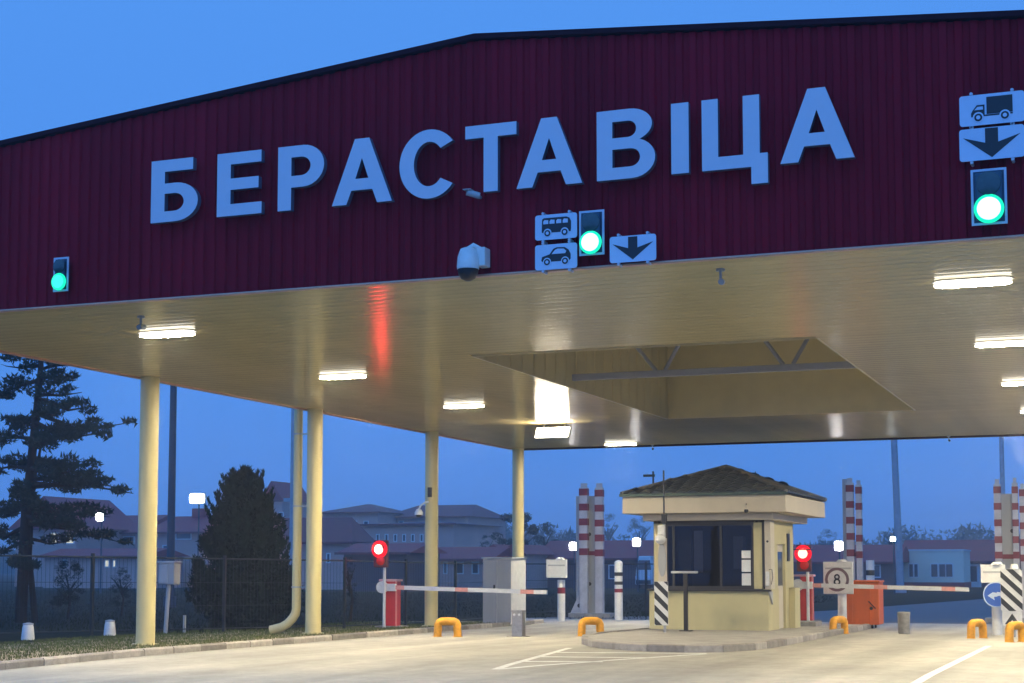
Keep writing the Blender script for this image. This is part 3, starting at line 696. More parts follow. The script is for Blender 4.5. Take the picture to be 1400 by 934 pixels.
# ================================================================== YELLOW HOOPS
hoop = empty('hoop_guard', (0, 0, 0)); tag(hoop, 'x', 'hoop guard', 'yellow hoop guards')
pts = [(-.25, 0, -.03), (-.25, 0, .10), (-.24, 0, .2)] + [(-.14+.10*math.cos(a)*1., 0, .28+.10*math.sin(a)) for a in [R(t) for t in (170, 135, 100)]] + [(0, 0, .385)] + [(.14-.10*math.cos(a), 0, .28+.10*math.sin(a)) for a in [R(t) for t in (100, 135, 170)]] + [(.24, 0, .2), (.25, 0, .10), (.25, 0, -.03)]
MB().tube(pts, .10, n=14).build('hoop', M['yellow'], hoop, smooth=True)
for x in (-.25, .25): MB().cyl((x, 0, -.02), (x, 0, .012), .13, n=16).build('foot_plate', M['yellow'], hoop)
HP = [((612, 871), 12, 'yellow hoop guard on the road before the left barrier'), ((808, 870), 38, 'yellow hoop guard at the left tip of the booth island'),
      ((1147, 867), 62, 'yellow hoop guard before the orange container'), ((1336, 873), 60, 'yellow hoop guard left of the hazard plate on the right'), ((1389, 878), 58, 'yellow hoop guard under the hazard plate at the right edge')]
for i, (px, rz, lb) in enumerate(HP):
    q = G(*px)
    if i == 0: o = hoop; o.location = (q.x, q.y, zg(q.y)); o.rotation_euler.z = R(rz); o['label'] = lb
    else: o = copy_tree(hoop, (q.x, q.y, zg(q.y)), R(rz), lb)

# ================================================================== TERMINAL, CABINET, POSTS
q = G(709, 871); z = zg(q.y); x, y = q.x, q.y
t = empty('steel_post', (x, y, z), 'short square steel post on the road before the fourth column', 'post')
MB().box(x-.14, x+.14, y-.11, y+.11, z+.02, z+.60).build('shaft', M['steel'], t, bevel=.012)
MB().box(x-.15, x+.15, y-.12, y+.12, z+.60, z+.66).build('cap', M['steel'], t, bevel=.01)
for dx_ in (-.07, .06): MB().cyl((x+dx_, y-.125, z+.55), (x+dx_, y-.11, z+.55), .03, n=10).build('screw', M['white'], t)
MB().box(x-.24, x+.22, y-.2, y+.2, z, z+.02).build('base_plate', M['bin'], t)
y = 44.6; a = at(660, 852, y); b = at(699, 764, y); d_ = ray(719, 764); y2 = b.x/d_.x*d_.y
t = empty('control_cabinet', (a.x, y, zg(y)), 'tall grey control cabinet with its lit side painted pale in front of the fourth column', 'cabinet')
MB().box(a.x, b.x, y, y2, zg(y)+.06, b.z).build('cabinet_body', M['white'], t, bevel=.01)  # white body puts the lamplit side into the colour, doors stay grey
MB().box(a.x-.03, b.x+.04, y-.04, y2+.03, b.z+.001, b.z+.05).build('cabinet_top', M['grey'], t)
w2 = (b.x-a.x)/2
for i in range(2): MB().box(a.x+.01+i*w2, a.x+w2-.008+i*w2, y-.02, y-.001, zg(y)+.09, b.z-.02).build('door', M['cab'], t, bevel=.004)
MB().box(a.x+w2-.10, a.x+w2-.06, y-.05, y-.021, .9, 1.05).build('handle', M['black'], t)
MB().box(a.x-.15, b.x+.1, y-.15, y2+.15, zg(y)-.05, zg(y)+.059).build('plinth', M['bin'], t)
# white post with board and red band
def board_post(px, pb, pt, Y, bx0, bx1, by0, by1, label, band=True, extra=None):
    p = at(px, pb, Y); zt = at(px, pt, Y).z; sc = FPX/Y*1.06
    t = empty('sign_post', (p.x, Y, zg(Y)), label, 'sign post')
    MB().cyl((p.x, Y, zg(Y)-.03), (p.x, Y, zt), .13, n=16).build('post', M['white'], t, smooth=True)
    if band: MB().cyl((p.x, Y, zt-.45), (p.x, Y, zt-.25), .134, n=16).build('red_band', M['redp'], t, smooth=True)
    a = at(bx0, by1, Y-.2); b = at(bx1, by0, Y-.2)
    MB().box(a.x, b.x, Y-.22, Y-.14, a.z, b.z).build('board', M['white'], t, bevel=.01)
    MB().box(a.x+.06, b.x-.06, Y-.224, Y-.22, b.z-.22, b.z-.17).build('board_line', M['grey'], t)
    MB().cyl(((a.x+b.x)/2+.1, Y-.12, b.z+.001), ((a.x+b.x)/2+.1, Y-.12, b.z+.07), .16, .10, n=16).build('cap', M['white'], t, smooth=True)
    return t, a, b
board_post(767.5, 850, 793, 49.4, 747, 775, 765, 790, 'white post with one red band and a blank white board on top')
t, a, b = board_post(1152, 853, 812, 46.4, 1126, 1166, 768, 812, 'white board with a ringed figure behind the arm, left of the orange container', band=False)
cxm, czm = (a.x+b.x)/2-.03, a.z+.42; Y = 46.4-.224
def ringm(cx, cz, r0, r1, mname, t, y, nm):
    s = MB(); n = 26
    for i in range(n):
        a = 2*math.pi*i/n
        for r in (r0, r1):
            for d in (0, -.006): s.v.append((cx+r*math.cos(a), y+d, cz+r*math.sin(a)))
    for i in range(n):
        q = 4*i; k = 4*((i+1) % n); s.f += [[q+1, k+1, k+3, q+3], [q, q+1, k+1, k], [q+2, k+2, k+3, q+3]]; s.mi += [0]*3
    s.build(nm, M[mname], t)
ringm(cxm, czm, .27, .35, 'greyred', t, Y, 'ring'); ringm(cxm, czm+.075, .04, .085, 'picto', t, Y, 'symbol'); ringm(cxm, czm-.07, .05, .10, 'picto', t, Y, 'symbol')
# striped bollard
p = at(846, 848, 51.2); zt = at(846, 768, 51.2).z; x, y = p.x, 51.2; z = zg(y)
t = empty('striped_bollard', (x, y, z), 'white bollard with black and red rings left of the booth', 'bollard')
MB().cyl((x, y, z-.03), (x, y, zt-.03), .14, n=18).build('post', M['white'], t, smooth=True)
MB().lathe([(.14, 0), (.12, .04), (.06, .07), (.01, .08)], (x, y, zt-.029), n=18).build('cap', M['white'], t, smooth=True)
for a_, b_, mm in ((782.5, 787.5, 'picto'), (795, 799.5, 'picto'), (805, 810, 'redp')):
    MB().cyl((x, y, at(846, b_, y).z), (x, y, at(846, a_, y).z), .144, n=18).build('ring', M[mm], t, smooth=True)
p = at(1190, 790, 58); zt = at(1190, 766, 58).z
t = empty('striped_bollard', (p.x, 58, zg(58)), 'white bollard with a black ring just behind the orange container', 'bollard')
MB().cyl((p.x, 58, zg(58)), (p.x, 58, zt), .15, n=16).build('post', M['white'], t, smooth=True)
MB().cyl((p.x, 58, zt-.55), (p.x, 58, zt-.36), .155, n=16).build('ring', M['picto'], t, smooth=True)

# ================================================================== RAISED STRIPED GATES
def gate(Y, arms, panel, lug, label, reds, ybase=848, tall=True):
    cx_ = (arms[0][0]+arms[-1][1])/2; p = at(cx_, ybase, Y)
    t = empty('raised_gate', (p.x, Y, zg(Y)), label, 'gate', 'raised striped gates')
    a = at(panel[0], ybase, Y+.25); b = at(panel[1], panel[2], Y+.25)
    MB().box(a.x, b.x, Y+.16, Y+.30, zg(Y), b.z).build('back_panel', M['cab'], t, bevel=.01)
    for z in (zg(Y)+1.2, zg(Y)+3.):
        MB().cyl(((a.x+b.x)/2+.1, Y+.15, z), ((a.x+b.x)/2+.1, Y+.16, z), .07, n=10).build('bolt', M['black'], t)
    for i, (x0, x1, yt, off) in enumerate(arms):
        A = at(x0, ybase, Y).x; B = at(x1, ybase, Y).x; zt = at(x0, yt, Y).z
        arm = MB().box(A, B, Y-.1, Y+.1, zg(Y)+.02, zt).build('arm', mat('gate_white', (.5, .48, .48), .55, noise=(2.5, .25)), t, bevel=.012)
        MB().box(A+.04, B-.04, Y-.05, Y+.05, zt, zt+.16).build('tip', M['grey'], arm)
        for ry in reds:
            z1 = at(x0, ry-4.7+off, Y).z; z0 = at(x0, ry+4.7+off, Y).z
            MB().box(A-.006, B+.006, Y-.106, Y+.106, z0, z1).build('red_stripe', M['redp'], arm)
    A = at(arms[0][0], ybase, Y).x; B = at(arms[-1][1], ybase, Y).x; zc = at(arms[0][0], reds[-1]+1, Y).z
    MB().box(A+.02, B-.02, Y+.106, Y+.156, zc-.1, zc+.05).build('cross_bar', M['redp'], t)
    if lug:
        l = at(lug[0], ybase, Y); m = at(lug[1], lug[2], Y)
        MB().prism([(l.x, zg(Y)), (A-.02, zg(Y)), (A-.02, m.z)], lambda u, v, d: (u, d, v), Y-.06, Y+.02).build('side_plate', mat('gate_white', (.5, .48, .48)), t)
        MB().cyl((l.x+.42, Y-.07, zg(Y)+.42), (l.x+.42, Y-.06, zg(Y)+.42), .08, n=10).build('bolt', M['black'], t)
    MB().box(A-.35, B+.35, Y-.35, Y+.5, zg(Y)-.02, zg(Y)+.16).build('plinth', M['bin'], t, bevel=.02)
gate(54, [(793.5, 804.5, 667, 0), (815, 825.5, 667, 1.5)], (789, 818, 678), (778, 793, 812), 'raised red and white striped gate left of the booth', [673, 693.5, 713.8, 734.2, 754.5])
gate(56, [(1160, 1170, 660, 0), (1173, 1181, 663, 2.5)], (1155, 1163, 655), None, 'raised red and white striped gate behind the orange container', [668, 690, 711.5, 733.5, 756])
gate(54, [(1363, 1372.5, 662, 0), (1388, 1396, 660, 0), (1398, 1406, 668, 4)], (1372.8, 1389, 675), None, 'raised red and white striped gate at the right edge', [670, 692.5, 715, 738, 759])

# ================================================================== HAZARD PLATE CLUSTER (right edge)
def hazard(x, y, z0, z1, hw, nb, parent, name='hazard_plate', up=1):
    pl = MB().box(x-hw, x+hw, y-.012, y, z0, z1).build(name, M['white'], parent)
    H = z1-z0; band = H/nb/1.0
    def clip(poly, z0, z1):
        for sgn, lim in ((1, z0), (-1, z1)):
            out = []
            for i in range(len(poly)):
                a, b = poly[i], poly[(i+1) % len(poly)]
                ia, ib = sgn*(a[1]-lim) >= 0, sgn*(b[1]-lim) >= 0
                if ia: out.append(a)
                if ia != ib:
                    t = (lim-a[1])/(b[1]-a[1]); out.append((a[0]+(b[0]-a[0])*t, lim))
            poly = out
            if not poly: return None
        return poly
    sl = hw*2*.95
    k = -2
    while z0+k*band < z1+band:
        zb = z0+k*band+.02
        poly = clip([(x-hw+.004, zb+sl), (x+hw-.004, zb), (x+hw-.004, zb+band*.5), (x-hw+.004, zb+sl+band*.5)], z0+.004, z1-.004)
        if poly and len(poly) > 2:
            MB().prism(poly, lambda u, v, d: (u, d, v), y-.017, y-.012).build('black_stripe', M['picto'], pl)
        k += 1
    return pl
Y = 41.6
p = at(1383, 855, Y); a = at(1370, 855, Y); b = at(1398, 778, Y)
t = empty('hazard_sign', (p.x, Y, zg(Y)), 'big black and white striped hazard plate with chevron at the right edge', 'sign')
hazard(p.x+.02, Y, a.z+.36, b.z, (b.x-a.x)/2, 3.2, t)
hz = a.z+.0
MB().box(p.x-.22, p.x+.26, Y+.001, Y+.014, hz, a.z+.355).build('chevron_plate', M['white'], t)
MB().prism([(p.x-.16, hz+.03), (p.x-.04, hz+.03), (p.x+.02, hz+.14), (p.x+.08, hz+.03), (p.x+.2, hz+.03), (p.x+.02, hz+.30)][::-1], lambda u, v, d: (u, d, v), Y-.006, Y).build('chevron', M['picto'], t)
MB().cyl((p.x+.05, Y+.05, zg(Y)), (p.x+.05, Y+.05, b.z+.12), .05, n=12).build('post', M['grey'], t, smooth=True)
MB().cyl((p.x+.1, Y+.04, b.z+.0), (p.x+.1, Y+.04, b.z+.13), .11, .08, n=12).build('lamp_cap', M['white'], t, smooth=True)
Y = 43.2
t, a, b = board_post(1363.5, 866, 800, Y, 1341, 1374, 772, 797, 'white post carrying a blank board and the blue left arrow disc', band=False)
c = at(1362, 813, Y-.3); 
MB().lathe([(.335, 0), (.335, .012)], (c.x, Y-.26, c.z), n=32, axis='y').build('disc_rim', M['plate'], t, smooth=True)
MB().lathe([(.305, .0125), (.305, .018)], (c.x, Y-.26, c.z), n=32, axis='y').build('blue_disc', M['blue'], t, smooth=True)
ar = [(-.22,-.02),(-.08,.12),(-.08,.05),(.06,.07),(.12,.0),(.12,-.12),(.2,-.12),(.2,.03),(.10,.15),(-.08,.14)]
MB().prism([(c.x+u, c.z+v) for u, v in [(-.22,-.03),(-.04,-.15),(-.06,-.06),(.03,-.05),(-.0,.05),(-.09,.06)]], lambda u, v, d: (u, d, v), Y-.285, Y-.278).build('arrow', M['plate'], t)
MB().prism([(c.x+u, c.z+v) for u, v in [(-.02,-.04),(.10,-.03),(.16,-.12),(.20,-.04),(.15,.05),(.02,.07)]], lambda u, v, d: (u, d, v), Y-.285, Y-.278).build('arrow', M['plate'], t)

# ================================================================== DUMPSTER, BIN
y = 47.0; a = at(1153, 858, y); b = at(1201, 793, y); z0 = zg(y); zt = b.z
t = empty('waste_container', (a.x, y, z0), 'orange metal waste container on small wheels under the right barrier arm', 'container')
body = MB(); body.prism([(a.x, z0+.12), (b.x, z0+.12), (b.x, zt-.08), (a.x, zt-.08)], lambda u, v, d: (u, d, v), y, y+.95); body.build('body', M['orange'], t, bevel=.015)
MB().box(a.x-.03, b.x+.03, y-.03, y+.98, zt-.078, zt-.01).build('lid', M['orange'], t, bevel=.02)
for fx in (.25, .75):
    x_ = a.x+(b.x-a.x)*fx; MB().box(x_-.02, x_+.02, y-.022, y-.001, z0+.16, zt-.12).build('rib', M['orange'], t, bevel=.004)
MB().box(a.x+.02, b.x-.02, y-.02, y-.001, z0+.125, z0+.158).build('rib', M['orange'], t)
MB().cyl((b.x-.22, y-.04, z0+.6), (b.x-.22, y-.01, z0+.6), .05, n=12).build('drain_cap', M['rubber'], t)
MB().tube([(b.x-.3, y-.01, z0+.8), (b.x-.26, y-.06, z0+.78), (b.x-.12, y-.06, z0+.62), (b.x-.1, y-.01, z0+.6)], .015, n=8).build('handle', M['rubber'], t)
for x_ in (a.x+.22, b.x-.22):
    for y_ in (y+.15, y+.8):
        MB().cyl((x_-.025, y_, z0+.07), (x_+.025, y_, z0+.07), .07, n=16).build('wheel', M['rubber'], t, smooth=True)
        MB().box(x_-.04, x_+.04, y_-.04, y_+.04, z0+.1, z0+.121).build('caster_plate', M['grey'], t)
q = G(1236, 867); x, y, z = q.x, q.y, zg(q.y)
t = empty('litter_bin', (x, y, z), 'small round grey concrete bin standing alone on the road', 'bin')
MB().lathe([(.13, 0), (.15, .03), (.165, .5), (.175, .55), (.17, .585), (.14, .59), (.13, .5), (.12, .3)], (x, y, z), n=22).build('bin_body', M['bin'], t, smooth=True)
MB().cyl((x, y, z+.3), (x, y, z+.31), .122, n=16).build('liner', M['black'], t)

# ================================================================== ISLAND + BOOTH
isl = [(-11.95, 47.5), (-12.0, 36.5), (-11.75, 34.4), (-11.15, 32.6), (-10.4, 31.1), (-9.6, 30.15), (-8.8, 29.65), (-8.0, 29.55), (-7.35, 30.0), (-6.98, 31.2), (-6.9, 33), (-6.95, 36), (-7.05, 40), (-7.1, 47.5)]
ks = tag(bpy.data.objects.new('booth_island', None), kind='structure'); col.objects.link(ks); ORG[ks.name] = Vector((0,0,0))
cen = Vector((-9.4, 38, 0))
s = MB(); n = len(isl)
top = [(x+(.06 if x < cen.x else -.06), y+.05, zg(y)+.128) for x, y in isl]
# top as strips in y so that it follows the slope
def isl_span(y):
    xs = []
    for (xa, ya), (xb, yb) in zip(isl, isl[1:]):
        if (ya-y)*(yb-y) <= 0 and ya != yb: xs.append(xa+(xb-xa)*(y-ya)/(yb-ya))
    return (min(xs), max(xs)) if len(xs) > 1 else (None, None)
rows = [29.62, 29.8, 30.1, 30.6, 31.2, 32, 33, 34.4, 36, 38, 40, 42, 44, 46, 47.4]; k = 0
for yy in rows:
    a, b = isl_span(yy)
    s.v += [(a+.03, yy, zg(yy)+.128), (b-.03, yy, zg(yy)+.128)]
for i in range(len(rows)-1): s.f.append([2*i, 2*i+1, 2*i+3, 2*i+2]); s.mi.append(0)
s.build('paving', mat('island_paving', (.36, .34, .31), .85, noise=(1.6, .3), bump=(30, .3)), ks)
# kerb stones round the island
path = []
for (xa, ya), (xb, yb) in zip(isl, isl[1:]):
    L = math.hypot(xb-xa, yb-ya); m = max(1, round(L/.9))
    for i in range(m): path.append((xa+(xb-xa)*i/m, ya+(yb-ya)*i/m))
path.append(isl[-1])
for (xa, ya), (xb, yb) in zip(path, path[1:]):
    d = Vector((xb-xa, yb-ya)).normalized(); nn = Vector((-d.y, d.x)) # towards inside? island traversed left side going to front then right: inside is to the left
    s = MB(); g_ = .008
    A = Vector((xa, ya))+d*g_; B = Vector((xb, yb))-d*g_; w_ = .15
    A2, B2 = A+nn*w_, B+nn*w_
    pts = []
    for P, Q in ((A, A2), (B, B2)):
        pts += [(P.x, P.y, zg(P.y)-.03), (P.x, P.y, zg(P.y)+.125), (P.x+nn.x*.02, P.y+nn.y*.02, zg(P.y)+.148), (Q.x, Q.y, zg(Q.y)+.148), (Q.x, Q.y, zg(Q.y)-.03)]
    s.v = pts; s.f = [[0,1,2,3,4],[9,8,7,6,5]]+[[i, (i+1) % 5, 5+(i+1) % 5, 5+i] for i in range(5)]; s.mi = [0]*7
    s.build('kerb_stone', M['kerb'], ks)
# ---- booth
bx0, bx1, by0, by1 = -11.62, -8.60, 39.9, 43.3
zb = zg(40)+.12; zw0, zw1, zc = 1.03, 2.74, 2.80
booth = empty('guard_booth', (-10, 41.9, zb), 'yellow guard booth with dark windows and grey hipped tile roof on the island', 'booth')
w1 = MB(); w1.box(bx0-.12, bx1+.03, by0-.05, by0+.16, zb-.05, zw0-.03); w1.build('front_wall', M['wallc'], booth, bevel=.01)
MB().box(bx0, bx0+.32, by0, by0+.16, zw0-.0, zc).build('front_pillar', M['wallc'], booth)
MB().box(-8.95, bx1-.13, by0, by0+.16, zw0, zc).build('front_pillar', M['wallc'], booth, bevel=.01)
MB().box(bx1-.06, bx1+.1, by0-.03, by0+.45, zw0-.0, zc).build('corner_box', M['boothtrim'], booth, bevel=.01)
MB().box(bx1-.125, bx1-.065, by0-.02, by0+.08, zw0+.05, zc).build('drain_pipe', M['winframe'], booth)
cb = [o for o in kids(booth) if o.name.startswith('corner_box')][0]
MB().cyl((bx1+.02, by0-.05, 2.25), (bx1+.02, by0-.031, 2.25), .03, n=10).build('keyhole', M['winframe'], cb)
MB().box(bx1-.03, bx1+.06, by0-.10, by0-.031, zw0+.08, zw0+.45).build('intercom', M['white'], cb, bevel=.02)
MB().tube([(bx1+.06, by0-.08, zw0+.5), (bx1+.14, by0-.1, zw0+.5), (bx1+.16, by0-.1, zw0+.3), (bx1+.12, by0-.1, zw0+.12)], .01, n=6).build('cable', M['winframe'], cb)
MB().box(bx0, bx1, by0, by0+.16, zw1, zc+.1).build('lintel', M['winframe'], booth)
MB().box(bx0-.12, bx1+.12, by0-.16, by0-.051, zw0-.06, zw0-.012).build('sill', M['winframe'], booth, bevel=.005)
MB().prism([(by0-.15, zw0-.065), (by0+.3, zw0-.065), (by0+.3, zw0-.4)], lambda u, v, d: (d, u, v), bx1+.035, bx1+.075).build('sill_bracket', M['grey'], booth)
# side (+X) wall with door
MB().box(bx1-.15, bx1+.02, by0+.162, by0+1.3, zb-.05, zw0).build('side_wall', M['wallc'], booth, bevel=.005)
MB().box(bx1-.15, bx1, by0+.462, by0+1.3, zw0+.002, zc).build('side_wall', M['wallc'], booth)
MB().box(bx1-.15, bx1, by0+2.3, by1, zb-.05, zc).build('side_wall', M['wallc'], booth)
dr = MB().box(bx1-.13, bx1-.07, by0+1.302, by0+2.298, zb, 2.2).build('door', M['boothtrim'], booth, bevel=.006)
MB().box(bx1-.069, bx1-.05, by0+1.45, by0+2.15, 1.1, 2.0).build('door_pane', M['pane'], dr)
MB().box(bx1-.069, bx1-.02, by0+1.36, by0+1.42, .85, .9).build('handle', M['steel'], dr)
MB().box(bx1-.15, bx1, by0+1.3, by0+2.3, 2.2, zc).build('side_wall', M['wallc'], booth)
MB().box(bx1+.003, bx1+.17, by1-.7, by1+.0, zb-.05, zw0).build('side_wall', M['wallc'], booth, bevel=.005)
MB().box(bx1+.001, bx1+.03, by0+2.5, by0+2.8, 1.75, 2.5).build('notice', M['winframe'], booth)
MB().box(bx0, bx0+.15, by0+.162, by1, zb-.05, zc).build('side_wall', M['wallc'], booth)
MB().box(bx0+.15, bx1-.15, by1-.15, by1, zb-.05, zc).build('rear_wall', M['wallc'], booth)
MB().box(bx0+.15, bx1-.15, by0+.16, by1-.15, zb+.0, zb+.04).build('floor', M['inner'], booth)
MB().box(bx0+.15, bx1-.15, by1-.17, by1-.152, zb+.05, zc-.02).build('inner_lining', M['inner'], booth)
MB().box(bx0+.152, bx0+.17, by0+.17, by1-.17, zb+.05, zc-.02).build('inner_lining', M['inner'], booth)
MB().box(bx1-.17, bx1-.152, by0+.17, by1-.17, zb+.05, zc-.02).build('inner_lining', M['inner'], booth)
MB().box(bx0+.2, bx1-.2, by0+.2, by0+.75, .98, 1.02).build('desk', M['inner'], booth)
# window frame and panes
wxa, wxb = bx0+.32, -8.95
fr = MB()
for x_ in (wxa, wxa+.18, -9.85, wxb-.06): fr.box(x_, x_+.06, by0+.03, by0+.09, zw0-.0, zw1)
fr.box(wxa, wxb, by0+.032, by0+.088, zw0-.01, zw0+.07); fr.box(wxa, wxb, by0+.032, by0+.088, zw1-.07, zw1)
wn = fr.build('window', M['winframe'], booth)
for a, b in ((wxa+.061, wxa+.179), (wxa+.241, -9.851), (-9.789, wxb-.061)):
    MB().box(a, b, by0+.055, by0+.062, zw0+.07, zw1-.07).build('pane', M['glass'], wn)
bl = MB().box(-10.62, -10.38, by0+.35, by0+.37, 1.45, 2.55).build('blind', M['blind'], booth)
MB().box(-11.1, -10.75, by0+.5, by0+.55, 1.5, 2.3).build('wall_screen', mat('screen_frame', (.05, .055, .065), .4, noise=(3, .2)), booth)
for z_ in (1.12, 1.47, 1.82): MB().box(-9.28, -9.04, by0+.049, by0+.052, z_+.0, z_+(.31 if z_ < 1.8 else .2)).build('paper_notice', M['paper'], booth)
MB().box(-9.6, -9.35, by0+.5, by0+.9, 1.55, 2.4).build('shelf_unit', mat('shelf', (.16, .16, .18), .6, noise=(4, .2)), booth)
# eaves
ex0, ex1, ey0, ey1 = -12.23, -7.94, 39.1, 44.6
MB().box(ex0, ex1, ey0, ey1, 2.98, 3.42).build('eaves_band', M['boothtrim'], booth, bevel=.012)
MB().box(ex0+.42, ex1-.42, ey0+.45, ey1-.45, 2.80, 2.978).build('lower_band', M['boothtrim'], booth, bevel=.012)
zr0, ax, ay, zr1 = 3.47, (ex0+ex1)/2, (ey0+ey1)/2, 4.29
h0x, h0y = ex0-.02, ey0-.03; h1x, h1y = ex1+.02, ey1+.03
ay0, ay1 = ay-.15, ay+.15
s = MB(); s.v = [(h0x,h0y,zr0-.03),(h1x,h0y,zr0-.03),(h1x,h1y,zr0-.03),(h0x,h1y,zr0-.03),(ax,ay0,zr1-.03),(ax,ay1,zr1-.03)]
s.f = [[0,1,4],[1,2,5,4],[2,3,5],[3,0,4,5],[0,3,2,1]]; s.mi = [0]*5
roof = s.build('roof', M['tile'], booth)
# tiles: small curved tile, rows up each slope
tm = MB(); k = 6; TW, TL = .32, .42
for yy, zz in ((0, .030), (TL, .008)):
    for i in range(k+1):
        u = i/k; tm.v.append((u*TW-TW/2, yy, zz+.055*math.sin(math.pi*u)))
for i in range(k): tm.f.append([i, i+1, k+1+i+1, k+1+i]); tm.mi.append(0)
for i in range(k+1): tm.v.append((i/k*TW-TW/2, 0, .0))
for i in range(k): tm.f.append([2*k+2+i, 2*k+3+i, i+1, i]); tm.mi.append(0)
tmesh = tm.mesh('tile', M['tile'], smooth=False, fix=False)
OB = ORG[booth.name]; tcount = 0; rest = MB()
def slope(P0, P1, A0, A1, single):
    global tcount
    P0, P1, A0, A1 = map(Vector, (P0, P1, A0, A1)); u = (P1-P0).normalized(); mid = (P0+P1)/2; am = (A0+A1)/2
    up = (am-mid); up -= u*up.dot(u); H = up.length; up.normalize(); nrm = u.cross(up); W = (P1-P0).length
    rows = int(H/.36)
    for r in range(rows+1):
        h = r*.36; f = h/H; L0 = (P0+(A0-P0)*f-P0).dot(u); L1 = (P1+(A1-P1)*f-P0).dot(u)
        c = math.ceil((L0+TW*.3)/TW)*TW
        while c < L1-TW*.3:
            Rm = Matrix((u, up, nrm)).transposed().to_4x4(); pos = P0+u*c+up*h+nrm*.0
            if h+TL < H+.15:
                if single:
                    o = link('roof_tile', tmesh, roof); o.matrix_local = Matrix.Translation(pos-OB) @ Rm; tcount += 1
                else:
                    vs = [Rm @ Vector(v)+pos for v in tm.v]; rest.add(vs, tm.f)
            c += TW
slope((h0x,h0y,zr0), (h1x,h0y,zr0), (ax,ay0,zr1), (ax,ay0,zr1), True)
slope((h1x,h0y,zr0), (h1x,h1y,zr0), (ax,ay0,zr1), (ax,ay1,zr1), True)
slope((h1x,h1y,zr0), (h0x,h1y,zr0), (ax,ay1,zr1), (ax,ay1,zr1), False)
slope((h0x,h1y,zr0), (h0x,h0y,zr0), (ax,ay1,zr1), (ax,ay0,zr1), False)
tag(rest.build('tile_mass', M['tile'], roof, fix=False), kind='stuff')
for P in ((h0x,h0y), (h1x,h0y), (h1x,h1y), (h0x,h1y)):
    A = (ax, ay0 if P[1] < ay else ay1, zr1+.03)
    MB().tube([(P[0], P[1], zr0+.03), A], .06, n=8).build('hip_cap', mat('hip_cap_grey', (.22, .21, .20), .5, noise=(6, .2)), roof, smooth=True)
MB().box(h0x-.03, h1x+.03, h0y-.08, h0y-.0, zr0-.05, zr0+.02).build('gutter', mat('gutter_green', (.05, .09, .07), .4, noise=(4, .2)), booth)
# aerials on booth and camera under its eaves
for px, yy in ((1033, 44.2),):
    q = at(px, 652, yy); s = MB(); s.cyl((q.x, yy, 3.5), (q.x, yy, q.z+.15), .02, n=6); s.box(q.x-.1, q.x+.1, yy-.02, yy+.02, q.z-.05, q.z-.01); s.build('aerial', M['darkmast'], booth)
q = at(893, 650, 44.2); s = MB(); s.cyl((q.x, 44.2, 3.5), (q.x, 44.2, q.z+.12), .03, n=6); s.box(q.x-.3, q.x+.05, 44.18, 44.22, q.z-.04, q.z+.03); s.build('aerial', M['darkmast'], booth)
q = at(1021, 700, 39.05); t = empty('booth_camera', (q.x, 39.05, q.z), 'tiny dark camera under the front eaves of the booth', 'security camera')
MB().tube([(q.x-.02, 39.09, q.z+.2), (q.x-.02, 39.0, q.z+.18), (q.x, 38.98, q.z+.06)], .02, n=6).build('arm', M['boothtrim'], t); MB().lathe([(.05, .03), (.06, 0), (.04, -.05), (.01, -.06)], (q.x, 38.98, q.z+.03), n=12).build('dome', M['black'], t, smooth=True)
# hazard plate pole in front of the booth
Y = 37.3; q = at(905, 870, Y); x = q.x; z = zg(Y)+.12; zt = at(905, 643, Y).z
t = empty('marker_pole', (x, Y, z), 'tall thin pole with black and white hazard plate at the left front of the booth', 'pole')
MB().cyl((x+.06, Y+.05, z), (x+.06, Y+.05, 2.75), .035, n=10).build('pole', M['grey'], t, smooth=True)
MB().cyl((x+.06, Y+.05, 2.75), (x+.06, Y+.05, zt), .022, n=8).build('rod', M['darkmast'], t, smooth=True)
MB().box(x+.01, x+.12, Y-.01, Y+.11, 2.66, 2.9).build('clamp', M['black'], t)
MB().box(x-.08, x+.10, Y-.06, Y+.01, 2.36, 2.62).build('detector', M['white'], t, bevel=.02)
MB().lathe([(.13, 0), (.13, .05), (.08, .10), (.02, .11)], (x, Y-.04, 2.28), n=18, axis='y').build('round_lamp', M['white'], t, smooth=True)
MB().prism([(x+.02+.10*math.cos(a), 1.78+.42*math.sin(a)) for a in [2*math.pi*i/24 for i in range(24)]], lambda u, v, d: (u, d, v), Y-.02, Y+.02).build('oval_shield', M['cab'], t)
MB().box(x-.08, x+.14, Y-.0, Y+.014, 1.2, 2.3).build('back_strip', M['boothtrim'], t)
hazard(x+.0, Y-.03, at(905, 855, Y).z, at(905, 795, Y).z, .175, 3.4, t)
# dark stand
Y = 38.6; q = at(938, 866, Y); x = q.x; z = zg(Y)+.128; zt = at(938, 784, Y).z
t = empty('intercom_stand', (x, Y, z), 'dark slim stand with a pale flat top before the booth window', 'stand')
MB().box(x-.05, x+.05, Y-.05, Y+.05, z, zt).build('post', M['winframe'], t, bevel=.008)
MB().box(x-.36, x+.30, Y-.10, Y+.10, zt, zt+.06).build('top', M['grey'], t, bevel=.01)
MB().box(x-.14, x+.14, Y-.14, Y+.14, z, z+.02).build('foot', M['winframe'], t)

